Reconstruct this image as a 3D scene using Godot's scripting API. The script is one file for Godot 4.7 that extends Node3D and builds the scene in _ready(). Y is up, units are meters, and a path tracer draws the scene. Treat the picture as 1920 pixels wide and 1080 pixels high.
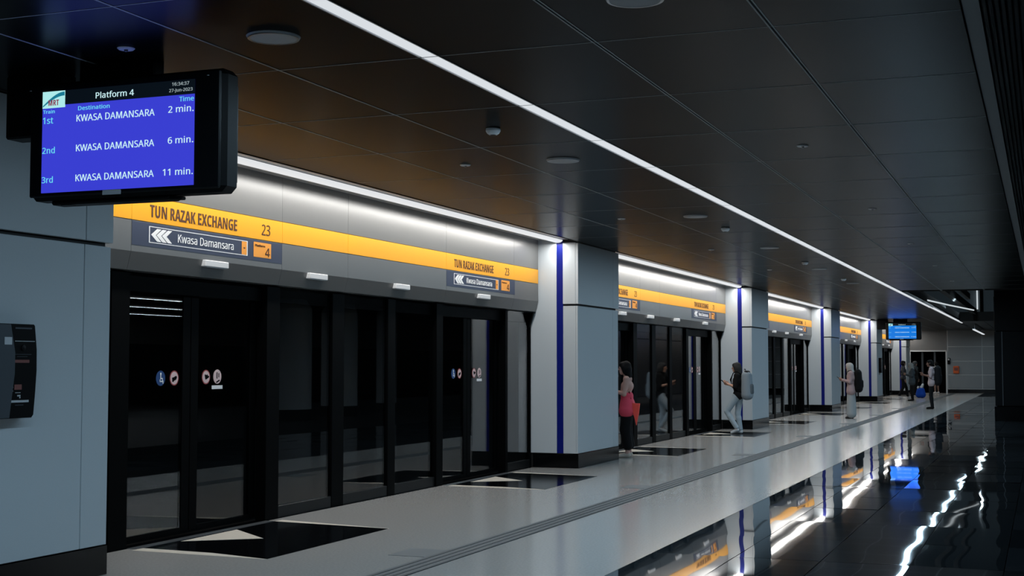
extends Node3D

# World: y up, metres. The platform runs along -Z; the track doors stand along X = -7.27, the camera at the origin, 1.55 m up.
const PITCH := 13.1          # from column to column
const COLUMN_LENGTH := 2.08
const FRONT := -6.5          # column fronts
const GLASS := -7.27
const LEAF := -7.365
const CEIL := 3.36
const FASCIA := -7.12

var M := {}
var used := {}
var rng := RandomNumberGenerator.new()
var cache := {}


func _ready() -> void:
	rng.seed = 20230627
	# ---------------------------------------------------------------- camera, surroundings, exposure
	var cam := Camera3D.new()
	cam.name = "camera"
	cam.fov = 23.77
	cam.position = Vector3(0, 1.55, 0)
	cam.rotation_degrees = Vector3(3.19, 21.22, 0)
	cam.near = 0.05
	cam.far = 300.0
	cam.current = true
	add_child(cam)
	var env := Environment.new()
	env.background_mode = Environment.BG_COLOR
	env.background_color = Color.BLACK
	env.tonemap_mode = Environment.TONE_MAPPER_LINEAR
	env.tonemap_exposure = 1.0
	env.sdfgi_enabled = true
	env.ssao_enabled = true
	env.ssil_enabled = true
	var we := WorldEnvironment.new()
	we.name = "surroundings"
	we.environment = env
	add_child(we)
	make_materials()
	# ---------------------------------------------------------------- the lamps of the station
	main_strip()
	for b in 6:
		bay_light(b)
	concourse_lights()
	# ---------------------------------------------------------------- structure
	make_floor()
	make_ceiling()
	make_shell()
	make_end_wall()
	make_void()
	for c in 6:
		make_column(c)
	for b in 6:
		make_fascia(b)
		make_screen_wall(b)
	# ---------------------------------------------------------------- objects
	make_departure_screens()
	make_help_phones()
	make_ceiling_fittings()
	make_end_wall_things()
	make_people()


# ==================================================================== helpers
func mat(called: String, c: Color, rough := 0.6, metal := 0.0, spec := 0.5) -> StandardMaterial3D:
	var m := StandardMaterial3D.new()
	m.resource_name = called
	m.albedo_color = c
	m.roughness = rough
	m.metallic = metal
	m.metallic_specular = spec
	M[called] = m
	return m


func glow(called: String, c: Color, strength: float) -> StandardMaterial3D:
	var m := mat(called, Color(0.02, 0.02, 0.02), 0.5)
	m.emission_enabled = true
	m.emission = c
	m.emission_energy_multiplier = strength
	return m


func noise_tex(freq: float, lo: Color, hi: Color, s := 1, octaves := 4) -> NoiseTexture2D:
	var n := FastNoiseLite.new()
	n.seed = s
	n.frequency = freq
	n.fractal_octaves = octaves
	var t := NoiseTexture2D.new()
	t.width = 512
	t.height = 512
	t.seamless = true
	t.noise = n
	var g := Gradient.new()
	g.set_color(0, lo)
	g.set_color(1, hi)
	t.color_ramp = g
	return t


func numbered(called: String) -> String:
	if not used.has(called):
		used[called] = 0
		return called
	used[called] += 1
	return "%s_%03d" % [called, used[called]]


func tag(o: Node, label: String, category: String, group := "", kind := "") -> void:
	if label:
		o.set_meta("label", label)
	if category:
		o.set_meta("category", category)
	if group:
		o.set_meta("group", group)
	if kind:
		o.set_meta("kind", kind)


func thing(called: String, label: String, category: String, at := Vector3.ZERO, group := "", kind := "") -> Node3D:
	var o := Node3D.new()
	o.name = numbered(called)
	add_child(o)
	o.position = at
	tag(o, label, category, group, kind)
	return o


# a mesh as a part of p, at a place in WORLD terms relative to p's own position (p is never turned when this is used)
func put(p: Node3D, called: String, mesh: Mesh, m: Material, at := Vector3.ZERO) -> MeshInstance3D:
	var o := MeshInstance3D.new()
	o.name = called
	o.mesh = mesh
	o.material_override = m
	o.position = at
	p.add_child(o, true)
	return o


# box between two corners given in world coordinates, as a part of p (p's world position is taken off)
func slab(p: Node3D, called: String, a: Vector3, b: Vector3, m: Material, bevel := 0.0) -> MeshInstance3D:
	var lo := a.min(b)
	var hi := a.max(b)
	var size := hi - lo
	var off := Vector3.ZERO
	var q: Node = p
	while q is Node3D and q != self:
		off += (q as Node3D).position
		q = q.get_parent()
	return put(p, called, box_mesh(size, bevel), m, (lo + hi) / 2.0 - off)


func box_mesh(size: Vector3, bevel := 0.0) -> Mesh:
	var key := "b%.4f,%.4f,%.4f,%.4f" % [size.x, size.y, size.z, bevel]
	if cache.has(key):
		return cache[key]
	var out: Mesh
	if bevel <= 0.0:
		var bm := BoxMesh.new()
		bm.size = size
		out = bm
	else:
		out = chamfered(size, bevel)
	cache[key] = out
	return out


func start() -> SurfaceTool:
	var st := SurfaceTool.new()
	st.begin(Mesh.PRIMITIVE_TRIANGLES)
	return st


# a flat polygon (convex) whose normal is turned away from «inside»
func face(st: SurfaceTool, pts: Array, inside: Vector3) -> void:
	var n: Vector3 = (pts[1] - pts[0]).cross(pts[2] - pts[0]).normalized()
	var mid := Vector3.ZERO
	for p in pts:
		mid += p
	mid /= pts.size()
	var flip := n.dot(mid - inside) < 0.0
	if flip:
		n = -n
	for i in range(1, pts.size() - 1):
		var tri := [pts[0], pts[i], pts[i + 1]] if flip else [pts[0], pts[i + 1], pts[i]]
		for p in tri:
			st.set_normal(n)
			st.add_vertex(p)


func chamfered(size: Vector3, c: float) -> ArrayMesh:
	var st := start()
	var h := size / 2.0
	c = minf(c, minf(h.x, minf(h.y, h.z)) * 0.9)
	var axes := [Vector3.RIGHT, Vector3.UP, Vector3.BACK]
	for a in 3:
		var u := (a + 1) % 3
		var v := (a + 2) % 3
		for s in [-1.0, 1.0]:
			var pts := []
			for q in [[-1, -1], [1, -1], [1, 1], [-1, 1]]:
				pts.append(axes[a] * h[a] * s + axes[u] * (h[u] - c) * q[0] + axes[v] * (h[v] - c) * q[1])
			face(st, pts, Vector3.ZERO)
			for t in [-1.0, 1.0]:
				var e := []
				for w in [-1.0, 1.0]:
					e.append(axes[a] * h[a] * s + axes[u] * (h[u] - c) * t + axes[v] * (h[v] - c) * w)
				for w in [1.0, -1.0]:
					e.append(axes[a] * (h[a] - c) * s + axes[u] * h[u] * t + axes[v] * (h[v] - c) * w)
				face(st, e, Vector3.ZERO)
	for sx in [-1.0, 1.0]:
		for sy in [-1.0, 1.0]:
			for sz in [-1.0, 1.0]:
				face(st, [Vector3(sx * h.x, sy * (h.y - c), sz * (h.z - c)), Vector3(sx * (h.x - c), sy * h.y, sz * (h.z - c)), Vector3(sx * (h.x - c), sy * (h.y - c), sz * h.z)], Vector3.ZERO)
	return st.commit()


# a 2D outline pushed along local z from z0 to z1
func prism(outline: PackedVector2Array, z0: float, z1: float) -> ArrayMesh:
	var st := start()
	var tri := Geometry2D.triangulate_polygon(outline)
	var n := outline.size()
	for e in [[z0, -1.0], [z1, 1.0]]:
		for i in range(0, tri.size(), 3):
			var p := []
			for k in 3:
				p.append(Vector3(outline[tri[i + k]].x, outline[tri[i + k]].y, e[0]))
			face(st, p, p[0] - Vector3(0, 0, e[1]))
	var ccw := not Geometry2D.is_polygon_clockwise(outline)
	for i in n:
		var a := outline[i]
		var b := outline[(i + 1) % n]
		var d := (b - a).normalized()
		var out := Vector3(d.y, -d.x, 0) * (1.0 if ccw else -1.0)
		var q := [Vector3(a.x, a.y, z0), Vector3(b.x, b.y, z0), Vector3(b.x, b.y, z1), Vector3(a.x, a.y, z1)]
		face(st, q, (q[0] + q[2]) / 2.0 - out)
	return st.commit()


# turned profile: points are (radius, y)
func lathe(profile: Array, sides := 24) -> ArrayMesh:
	var st := start()
	for i in profile.size() - 1:
		var a: Vector2 = profile[i]
		var b: Vector2 = profile[i + 1]
		var d := (b - a).normalized()
		var nn := Vector2(d.y, -d.x)
		for k in sides:
			var t0 := TAU * k / sides
			var t1 := TAU * (k + 1) / sides
			var q := [ring(a, t0), ring(a, t1), ring(b, t1), ring(b, t0)]
			var ns := [ring(Vector2(nn.x, nn.y), t0), ring(Vector2(nn.x, nn.y), t1), ring(Vector2(nn.x, nn.y), t1), ring(Vector2(nn.x, nn.y), t0)]
			for j in [0, 1, 2, 0, 2, 3]:
				st.set_normal(ns[j])
				st.add_vertex(q[j])
	return st.commit()


func ring(p: Vector2, t: float) -> Vector3:
	return Vector3(p.x * cos(t), p.y, p.x * sin(t))


# round bar along a path
func tube(path: Array, r: float, sides := 8, flat := 1.0) -> ArrayMesh:
	var st := start()
	var rings := []
	for i in path.size():
		var t: Vector3 = (path[mini(i + 1, path.size() - 1)] - path[maxi(i - 1, 0)]).normalized()
		var u := t.cross(Vector3.UP if absf(t.y) < 0.9 else Vector3.RIGHT).normalized()
		var v := t.cross(u).normalized()
		var one := []
		for k in sides:
			var a := TAU * k / sides
			var d := u * cos(a) + v * sin(a) * flat
			one.append([path[i] + d * r, d.normalized()])
		rings.append(one)
	for i in path.size() - 1:
		for k in sides:
			var k2 := (k + 1) % sides
			for j in [[i, k], [i, k2], [i + 1, k2], [i, k], [i + 1, k2], [i + 1, k]]:
				st.set_normal(rings[j[0]][j[1]][1])
				st.add_vertex(rings[j[0]][j[1]][0])
	for e in [0, path.size() - 1]:
		var pts := []
		for k in sides:
			pts.append(rings[e][k][0])
		face(st, pts, path[1] if e == 0 else path[path.size() - 2])
	return st.commit()


# lettering that fills a width and a capital height; local x reads on, local z is proud
func letters(text: String, width: float, height: float, depth := 0.003, bold := true) -> ArrayMesh:
	var key := "t%s,%.4f,%.4f,%s" % [text, width, height, bold]
	if cache.has(key):
		return cache[key]
	var f := SystemFont.new()
	f.font_names = PackedStringArray(["Droid Sans"])
	f.font_weight = 700 if bold else 400
	var t := TextMesh.new()
	t.font = f
	t.text = text
	t.font_size = 48
	t.pixel_size = 0.01
	t.depth = 0.02
	t.curve_step = 2.0
	var a := t.get_mesh_arrays()
	var v: PackedVector3Array = a[Mesh.ARRAY_VERTEX]
	var lo := v[0]
	var hi := v[0]
	for p in v:
		lo = lo.min(p)
		hi = hi.max(p)
	for i in v.size():
		v[i] = Vector3((v[i].x - lo.x) / (hi.x - lo.x) * width, (v[i].y - lo.y) / (hi.y - lo.y) * height, (v[i].z - lo.z) / (hi.z - lo.z) * depth)
	a[Mesh.ARRAY_VERTEX] = v
	var am := ArrayMesh.new()
	am.add_surface_from_arrays(Mesh.PRIMITIVE_TRIANGLES, a)
	cache[key] = am
	return am


func area_light(p: Node3D, called: String, at: Vector3, size: Vector2, turn: Vector3, c: Color, energy: float) -> void:
	var l := AreaLight3D.new()
	l.name = called
	l.area_normalize_energy = false
	l.area_size = size
	l.light_color = c
	l.light_energy = energy
	l.area_range = 60.0
	l.area_attenuation = 2.0
	l.shadow_enabled = true
	p.add_child(l, true)
	l.position = at - p.position
	l.rotation_degrees = turn


func make_materials() -> void:
	var pl := mat("painted_panel", Color(0.71, 0.745, 0.77), 0.42, 0.0, 0.5)
	pl.albedo_texture = noise_tex(0.2, Color(0.975, 0.975, 0.975), Color(1, 1, 1), 3)
	pl.uv1_triplanar = true
	pl.uv1_world_triplanar = true
	pl.uv1_scale = Vector3(0.7, 0.7, 0.7)
	mat("blue_paint", Color(0.015, 0.08, 0.43), 0.4, 0.0, 0.3)
	mat("groove", Color(0.03, 0.035, 0.04), 0.7)
	mat("skirting", Color(0.025, 0.03, 0.035), 0.15, 0.0, 0.35)
	var lf := mat("light_paving", Color(0.685, 0.675, 0.66), 0.16, 0.0, 0.5)
	lf.albedo_texture = noise_tex(0.05, Color(0.90, 0.90, 0.90), Color(1, 1, 1), 11, 5)
	lf.uv1_triplanar = true
	lf.uv1_world_triplanar = true
	lf.uv1_scale = Vector3(1.3, 1.3, 1.3)
	var shades := [Color(0.16, 0.185, 0.20), Color(0.19, 0.215, 0.235), Color(0.14, 0.16, 0.175)]
	for i in 3:
		var dt := mat("dark_tile_%d" % i, shades[i], 0.02, 0.0, 0.5)
		dt.albedo_texture = noise_tex(0.09, Color(0.82, 0.82, 0.84), Color(1, 1, 1), 20 + i, 5)
		dt.uv1_triplanar = true
		dt.uv1_world_triplanar = true
	mat("concourse_paving", Color(0.10, 0.11, 0.12), 0.5, 0.0, 0.2)
	mat("joint", Color(0.10, 0.105, 0.11), 0.6)
	mat("tactile", Color(0.37, 0.39, 0.40), 0.6, 0.0, 0.3)
	mat("tactile_rib", Color(0.26, 0.28, 0.29), 0.6, 0.0, 0.3)
	mat("black_inlay", Color(0.03, 0.035, 0.045), 0.12)
	mat("white_inlay", Color(0.93, 0.89, 0.83), 0.25)
	mat("steel", Color(0.62, 0.64, 0.66), 0.3, 0.9)
	mat("ceiling_panel", Color(0.04, 0.05, 0.055), 0.28, 0.0, 0.09)
	mat("ceiling_grid", Color(0.66, 0.68, 0.69), 0.5)
	mat("ceiling_dark", Color(0.05, 0.055, 0.06), 0.7)
	mat("ceiling_slat", Color(0.10, 0.11, 0.12), 0.5, 0.0, 0.15)
	mat("soffit", Color(0.74, 0.74, 0.74), 0.45)
	var fa := mat("fascia", Color(0.44, 0.445, 0.445), 0.30, 0.3, 0.4)
	fa.roughness = 0.31
	var yb := mat("yellow_vinyl", Color(0.90, 0.63, 0.045), 0.38)
	yb.metallic_specular = 0.5
	mat("brown_print", Color(0.27, 0.12, 0.04), 0.6)
	mat("sign_navy", Color(0.19, 0.23, 0.32), 0.45)
	mat("sign_white", Color(0.92, 0.93, 0.94), 0.5)
	mat("sign_orange", Color(0.92, 0.61, 0.22), 0.45)
	mat("white_plastic", Color(0.86, 0.87, 0.88), 0.4)
	mat("black_frame", Color(0.018, 0.022, 0.025), 0.5, 0.0, 0.12)
	mat("plinth", Color(0.09, 0.10, 0.105), 0.4, 0.0, 0.3)
	var gl := mat("door_glass", Color(0.02, 0.03, 0.03, 0.06), 0.0, 0.0, 0.5)
	gl.transparency = BaseMaterial3D.TRANSPARENCY_ALPHA
	mat("tunnel", Color(0.06, 0.065, 0.07), 0.9)
	mat("dark_cladding", Color(0.05, 0.06, 0.07), 0.3, 0.0, 0.25)
	mat("dark_trim", Color(0.35, 0.37, 0.39), 0.35, 0.6)
	mat("end_panel", Color(0.50, 0.53, 0.55), 0.4)
	mat("end_joint", Color(0.78, 0.80, 0.81), 0.4)
	mat("upper_wall", Color(0.55, 0.58, 0.60), 0.7)
	mat("black_plastic", Color(0.03, 0.035, 0.04), 0.45, 0.0, 0.2)
	mat("dark_plastic", Color(0.05, 0.06, 0.07), 0.35, 0.0, 0.3)
	mat("grey_plastic", Color(0.22, 0.25, 0.28), 0.4)
	mat("pale_grey", Color(0.70, 0.72, 0.74), 0.5)
	mat("red_print", Color(0.45, 0.25, 0.23), 0.5)
	mat("sticker_blue", Color(0.06, 0.25, 0.48), 0.5)
	mat("sticker_pink", Color(0.86, 0.76, 0.76), 0.5)
	mat("sticker_red", Color(0.62, 0.28, 0.28), 0.5)
	mat("orange_box", Color(0.80, 0.36, 0.14), 0.5)
	glow("strip_glow", Color(0.86, 0.88, 0.90), 0.95)
	glow("bay_glow", Color(0.90, 0.91, 0.92), 0.95)
	glow("far_glow", Color(0.86, 0.90, 0.92), 0.8)
	glow("display_blue", Color(0.225, 0.245, 0.82), 1.0)
	glow("display_cyan", Color(0.0, 0.46, 0.86), 1.0)
	glow("display_black", Color(0.03, 0.06, 0.09), 1.0)
	glow("text_cyan", Color(0.42, 0.86, 0.95), 1.0)
	glow("text_white", Color(0.80, 0.95, 0.97), 1.0)
	glow("text_dim", Color(0.60, 0.66, 0.68), 1.0)
	glow("logo_white", Color(0.68, 0.92, 0.92), 1.0)
	glow("logo_teal", Color(0.10, 0.48, 0.58), 1.0)
	glow("logo_red", Color(0.52, 0.20, 0.30), 1.0)


# where the columns start (their face towards +Z)
func column_z(c: int) -> float:
	return -6.36 - PITCH * c


func bay_span(b: int) -> Vector2:
	var z0 := column_z(b) - COLUMN_LENGTH
	return Vector2(z0, column_z(b + 1) if b < 5 else -77.6)


const BAY_WORDS := ["between the phone column and the next column", "behind the woman in the red top", "past the column by the grey-backpack person", "past the column by the hijab person", "past the second phone column", "at the end wall"]


# ==================================================================== lamps
func main_strip() -> void:
	var o := thing("ceiling_light_strip", "long white recessed light line running the whole dark ceiling", "light strip", Vector3(-3.34, CEIL, -20))
	slab(o, "housing", Vector3(-3.405, CEIL + 0.05, 7.0), Vector3(-3.275, CEIL + 0.07, -45.7), M.steel)
	slab(o, "lip", Vector3(-3.405, CEIL + 0.05, 7.0), Vector3(-3.395, CEIL - 0.004, -45.7), M.steel)
	slab(o, "lip", Vector3(-3.285, CEIL + 0.05, 7.0), Vector3(-3.275, CEIL - 0.004, -45.7), M.steel)
	slab(o, "diffuser", Vector3(-3.388, CEIL + 0.02, 7.0), Vector3(-3.292, CEIL, -45.7), M.strip_glow)
	slab(o, "thin_diffuser", Vector3(-3.37, CEIL + 0.03, -45.7), Vector3(-3.31, CEIL, -63.4), M.strip_glow)
	slab(o, "thin_housing", Vector3(-3.40, CEIL + 0.06, -45.7), Vector3(-3.28, CEIL + 0.032, -63.4), M.steel)
	var c := Color(0.77, 0.91, 1.0)
	var z := 6.0
	while z > -45.0:
		var l := 5.1
		area_light(o, "strip_light", Vector3(-3.34, CEIL - 0.006, z - l / 2), Vector2(0.096, l), Vector3(-90, 0, 0), c, 15.0)
		z -= l
	for k in 3:
		area_light(o, "strip_light", Vector3(-3.34, CEIL - 0.006, -48.6 - k * 5.9), Vector2(0.06, 5.8), Vector3(-90, 0, 0), c, 15.0)


func bay_light(b: int) -> void:
	var s := bay_span(b)
	var z0 := s.x - 0.1
	var z1 := s.y + 0.03
	var o := thing("bay_light_strip", "white rounded light bar over the doors " + BAY_WORDS[b], "light strip", Vector3(-6.80, 3.42, (z0 + z1) / 2), "light bars above the platform doors")
	var half := (z0 - z1) / 2
	var prof := PackedVector2Array()
	for k in 9:
		var a := PI + PI * k / 8.0
		prof.append(Vector2(cos(a) * 0.075, sin(a) * 0.042))
	put(o, "diffuser", prism(prof, -half, half), M.bay_glow)
	slab(o, "mounting_rail", Vector3(-6.865, 3.44, z0), Vector3(-6.735, 3.42, z1), M.steel)
	var n := 2 if half > 3.0 else 1
	for k in n:
		var l := 2 * half / n
		area_light(o, "bar_light", Vector3(-6.80, 3.372, z0 - l * (k + 0.5)), Vector2(0.13, l - 0.02), Vector3(-90, 0, 0), Color(1.0, 0.985, 0.965), 9.5)


func concourse_lights() -> void:
	for q in [[8.15, -25.0, -33.0], [11.6, -29.0, -38.2], [15.4, -33.0, -43.5]]:
		var o := thing("concourse_light_strip", "white light line on the ceiling across the concourse, mirrored in the door glass", "light strip", Vector3(q[0], CEIL, (q[1] + q[2]) / 2), "light lines across the concourse")
		slab(o, "diffuser", Vector3(q[0] - 0.05, CEIL - 0.008, q[1]), Vector3(q[0] + 0.05, CEIL - 0.026, q[2]), M.strip_glow)
		area_light(o, "line_light", Vector3(q[0], CEIL - 0.03, (q[1] + q[2]) / 2), Vector2(0.1, q[1] - q[2]), Vector3(-90, 0, 0), Color(0.9, 0.96, 1.0), 7.0)


# ==================================================================== floor
func make_floor() -> void:
	var f := thing("floor", "polished station floor, pale along the doors and dark granite beyond", "floor", Vector3.ZERO, "", "structure")
	slab(f, "bed", Vector3(-7.372, -0.031, 8), Vector3(18.4, -0.3, -78), M.joint)
	slab(f, "pale_paving", Vector3(-7.217, 0.0, 8), Vector3(-3.04, -0.03, -77.7), M.light_paving)
	slab(f, "dark_paving", Vector3(1.05, 0.0, 8), Vector3(18.4, -0.03, -77.7), M.concourse_paving)
	slab(f, "dark_paving", Vector3(-3.04, 0.0, 8), Vector3(1.05, -0.03, -6.96), M.dark_tile_1)
	var kinds := []
	for i in 12:
		kinds.append(warped_tile(0.676, 1.354, i, 0.55 if i < 6 else 1.7))
	var row := 0
	var z := -6.96
	while z > -77.0:
		for col in (6 if z > -40.5 else 3):
			var o := put(f, "dark_tile", kinds[rng.randi() % 6 + (0 if col < 2 else 6)], M["dark_tile_%d" % [0, 1, 1, 2][rng.randi() % 4]], Vector3(-3.04 + 0.682 * (col + 0.5), 0.0, z - 0.68))
			o.rotation = Vector3(rng.randf_range(-0.002, 0.002), 0.0, rng.randf_range(-0.0022, 0.0022) * (0.7 if col < 2 else 1.8))
		z -= 1.36
		row += 1
	slab(f, "dark_paving", Vector3(-3.04 + 0.682 * 3, 0.0, -40.96), Vector3(1.05, -0.03, -77.7), M.dark_tile_1)
	# ribbed guiding strip
	var t := thing("tactile_strip", "grey ribbed tactile guiding strip along the pale floor", "tactile paving", Vector3(-4.53, 0, -36))
	slab(t, "base", Vector3(-4.675, 0.0005, 6), Vector3(-4.395, 0.003, -77), M.tactile)
	for k in 4:
		var x := -4.645 + k * 0.073
		slab(t, "rib", Vector3(x, 0.003, 6), Vector3(x + 0.035, 0.0075, -77), M.tactile_rib, 0.002)
	for b in 5:
		for d in 2:
			var dc := -10.75 - PITCH * b - 6.5 * d
			slab(t, "crossing_pad", Vector3(-5.0, 0.0005, dc + 0.65), Vector3(-4.676, 0.003, dc + 0.2), M.tactile)
			door_marking(b, d, dc)


# a polished tile that is not quite flat, so that what it mirrors bends
func warped_tile(w: float, l: float, kind: int, much: float) -> ArrayMesh:
	var st := start()
	var nx := 4
	var nz := 10
	var r := RandomNumberGenerator.new()
	r.seed = 77 + kind
	var ax := r.randf_range(0.0030, 0.0055) * (1 if kind % 3 < 2 else -1)
	ax *= much
	var az := r.randf_range(-0.0008, 0.0012)
	var ph := r.randf_range(-0.5, 0.5)
	var pt := func(i: int, j: int) -> Array:
		var u := float(i) / nx * 2.0 - 1.0
		var v := float(j) / nz * 2.0 - 1.0
		# slope across the tile changes as an S along it
		var sx: float = ax * sin(v * 2.6 + ph) + 0.0012 * u
		var sz: float = az * v
		var y: float = ax * sin(v * 2.6 + ph) * u * w * 0.5 + 0.0006 * u * u * w * 0.5 + az * v * v * l * 0.25
		return [Vector3(u * w / 2, y - 0.0012, v * l / 2), Vector3(-sx, 1, -sz).normalized()]
	for i in nx:
		for j in nz:
			var q := [pt.call(i, j), pt.call(i + 1, j), pt.call(i + 1, j + 1), pt.call(i, j + 1)]
			for k in [0, 1, 2, 0, 2, 3]:
				st.set_normal(q[k][1])
				st.add_vertex(q[k][0])
	return st.commit()


func door_marking(b: int, d: int, dc: float) -> void:
	var o := thing("door_floor_marking", "black floor panel with white edges and triangle before the %s door %s" % [["first", "second"][d], BAY_WORDS[b]], "floor marking", Vector3(0, 0, dc), "black arrow panels before the doors")
	var y0 := 0.0006
	var y1 := 0.0022
	var sk := 0.14
	put(o, "black_panel", flat_panel([Vector2(-6.40, 1.06), Vector2(-5.80, 1.06 + sk), Vector2(-5.80, -1.10 + sk), Vector2(-7.115, -1.10), Vector2(-7.115, 1.02)], y0, y1), M.black_inlay)
	put(o, "white_edge", flat_panel([Vector2(-7.115, 1.17), Vector2(-5.80, 1.07 + sk), Vector2(-6.40, 1.06), Vector2(-7.115, 1.02)], y0, y1), M.white_inlay)
	put(o, "white_edge", flat_panel([Vector2(-7.115, -1.10), Vector2(-5.80, -1.10 + sk), Vector2(-5.80, -1.115 + sk), Vector2(-7.115, -1.24)], y0, y1), M.white_inlay)
	put(o, "white_triangle", flat_panel([Vector2(-7.08, 0.53), Vector2(-6.51, 0.10), Vector2(-7.09, -0.38)], y1, y1 + 0.001), M.white_inlay)


# outline in (x, z) between two heights
func flat_panel(pts: Array, y0: float, y1: float) -> ArrayMesh:
	var st := start()
	var up := []
	var c := Vector3.ZERO
	for p in pts:
		up.append(Vector3(p.x, y1, p.y))
		c += up[-1]
	c = c / pts.size() - Vector3(0, (y1 - y0) * 0.5, 0)
	face(st, up, c)
	for i in pts.size():
		var a: Vector3 = up[i]
		var e: Vector3 = up[(i + 1) % pts.size()]
		face(st, [a, e, Vector3(e.x, y0, e.z), Vector3(a.x, y0, a.z)], c)
	return st.commit()


# ==================================================================== ceiling
func make_ceiling() -> void:
	var c := thing("ceiling", "low ceiling of large dark glossy panels with pale joints", "ceiling", Vector3.ZERO, "", "structure")
	slab(c, "deck", Vector3(-7.6, 3.46, 8), Vector3(-3.28, 3.7, -78), M.ceiling_dark)
	slab(c, "deck", Vector3(-3.28, 3.46, 8), Vector3(18.4, 3.7, -35.3), M.ceiling_dark)
	slab(c, "deck", Vector3(-3.28, 3.46, -60.6), Vector3(2, 3.7, -78), M.ceiling_dark)
	slab(c, "deck", Vector3(2.0, 3.46, -35.3), Vector3(18.4, 3.7, -78), M.ceiling_dark)
	# soffit beside the doors
	slab(c, "soffit", Vector3(-7.3, 3.43, 8), Vector3(-6.385, 3.46, -77.7), M.soffit)
	# panels between joints
	var lanes := [[-6.372, -5.306], [-5.294, -4.366], [-4.354, -3.408], [-3.272, -2.334], [-2.306, -1.344], [-1.316, -0.36]]
	var rows := []
	var z := -2.41
	while z > -77.0:
		rows.append(z)
		z -= 1.618
	for r in rows.size() - 1:
		for l in lanes.size():
			var za: float = rows[r] - 0.004
			var zb: float = rows[r + 1] + 0.004
			if l > 2 and zb < -35.4 and za > -60.5:
				continue
			slab(c, "panel", Vector3(lanes[l][0], CEIL, za), Vector3(lanes[l][1], CEIL + 0.03, zb), M.ceiling_panel)
	# pale grid seen in the joints
	for r in rows.size():
		slab(c, "cross_bar", Vector3(-6.372, CEIL - 0.0015, rows[r] + 0.0046), Vector3(-3.41 if rows[r] < -35.4 and rows[r] > -60.5 else -0.36, CEIL + 0.02, rows[r] - 0.0046), M.ceiling_grid)
	for x in [-5.30, -4.36]:
		slab(c, "runner_bar", Vector3(x - 0.007, CEIL - 0.002, 2), Vector3(x + 0.007, CEIL + 0.02, -77.5), M.ceiling_grid)
	for x in [-2.32, -1.33]:
		for s in [-1, 1]:
			slab(c, "runner_bar", Vector3(x + s * 0.0155, CEIL - 0.002, 2), Vector3(x + s * 0.006, CEIL + 0.02, -35.3), M.ceiling_grid)
	slab(c, "edge_trim", Vector3(-6.385, CEIL - 0.006, 8), Vector3(-6.373, CEIL + 0.08, -77.6), M.groove)
	slab(c, "near_field", Vector3(-6.372, CEIL, 8), Vector3(-3.408, CEIL + 0.03, -2.40), M.ceiling_panel)
	slab(c, "near_field", Vector3(-3.272, CEIL, 8), Vector3(-0.36, CEIL + 0.03, -2.40), M.ceiling_panel)
	# slatted field beyond the last joint
	slab(c, "shadow_gap_trim", Vector3(-0.352, CEIL + 0.012, 2), Vector3(-0.27, CEIL + 0.03, -35.3), M.ceiling_grid)
	for k in 40:
		var x := -0.255 + k * 0.03
		slab(c, "slat", Vector3(x, CEIL - 0.005, 2), Vector3(x + 0.018, CEIL + 0.035, -35.2), M.ceiling_slat)
	slab(c, "far_field", Vector3(0.95, CEIL, 8), Vector3(18.3, CEIL + 0.03, -35.3), M.ceiling_panel)
	slab(c, "far_field", Vector3(2.2, CEIL, -35.3), Vector3(18.3, CEIL + 0.03, -77.7), M.ceiling_panel)
	slab(c, "opening_edge", Vector3(-3.27, CEIL - 0.002, -35.28), Vector3(2.0, 3.75, -35.36), M.groove)
	slab(c, "opening_edge", Vector3(-3.27, CEIL - 0.002, -60.52), Vector3(2.0, 3.75, -60.6), M.groove)


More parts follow.
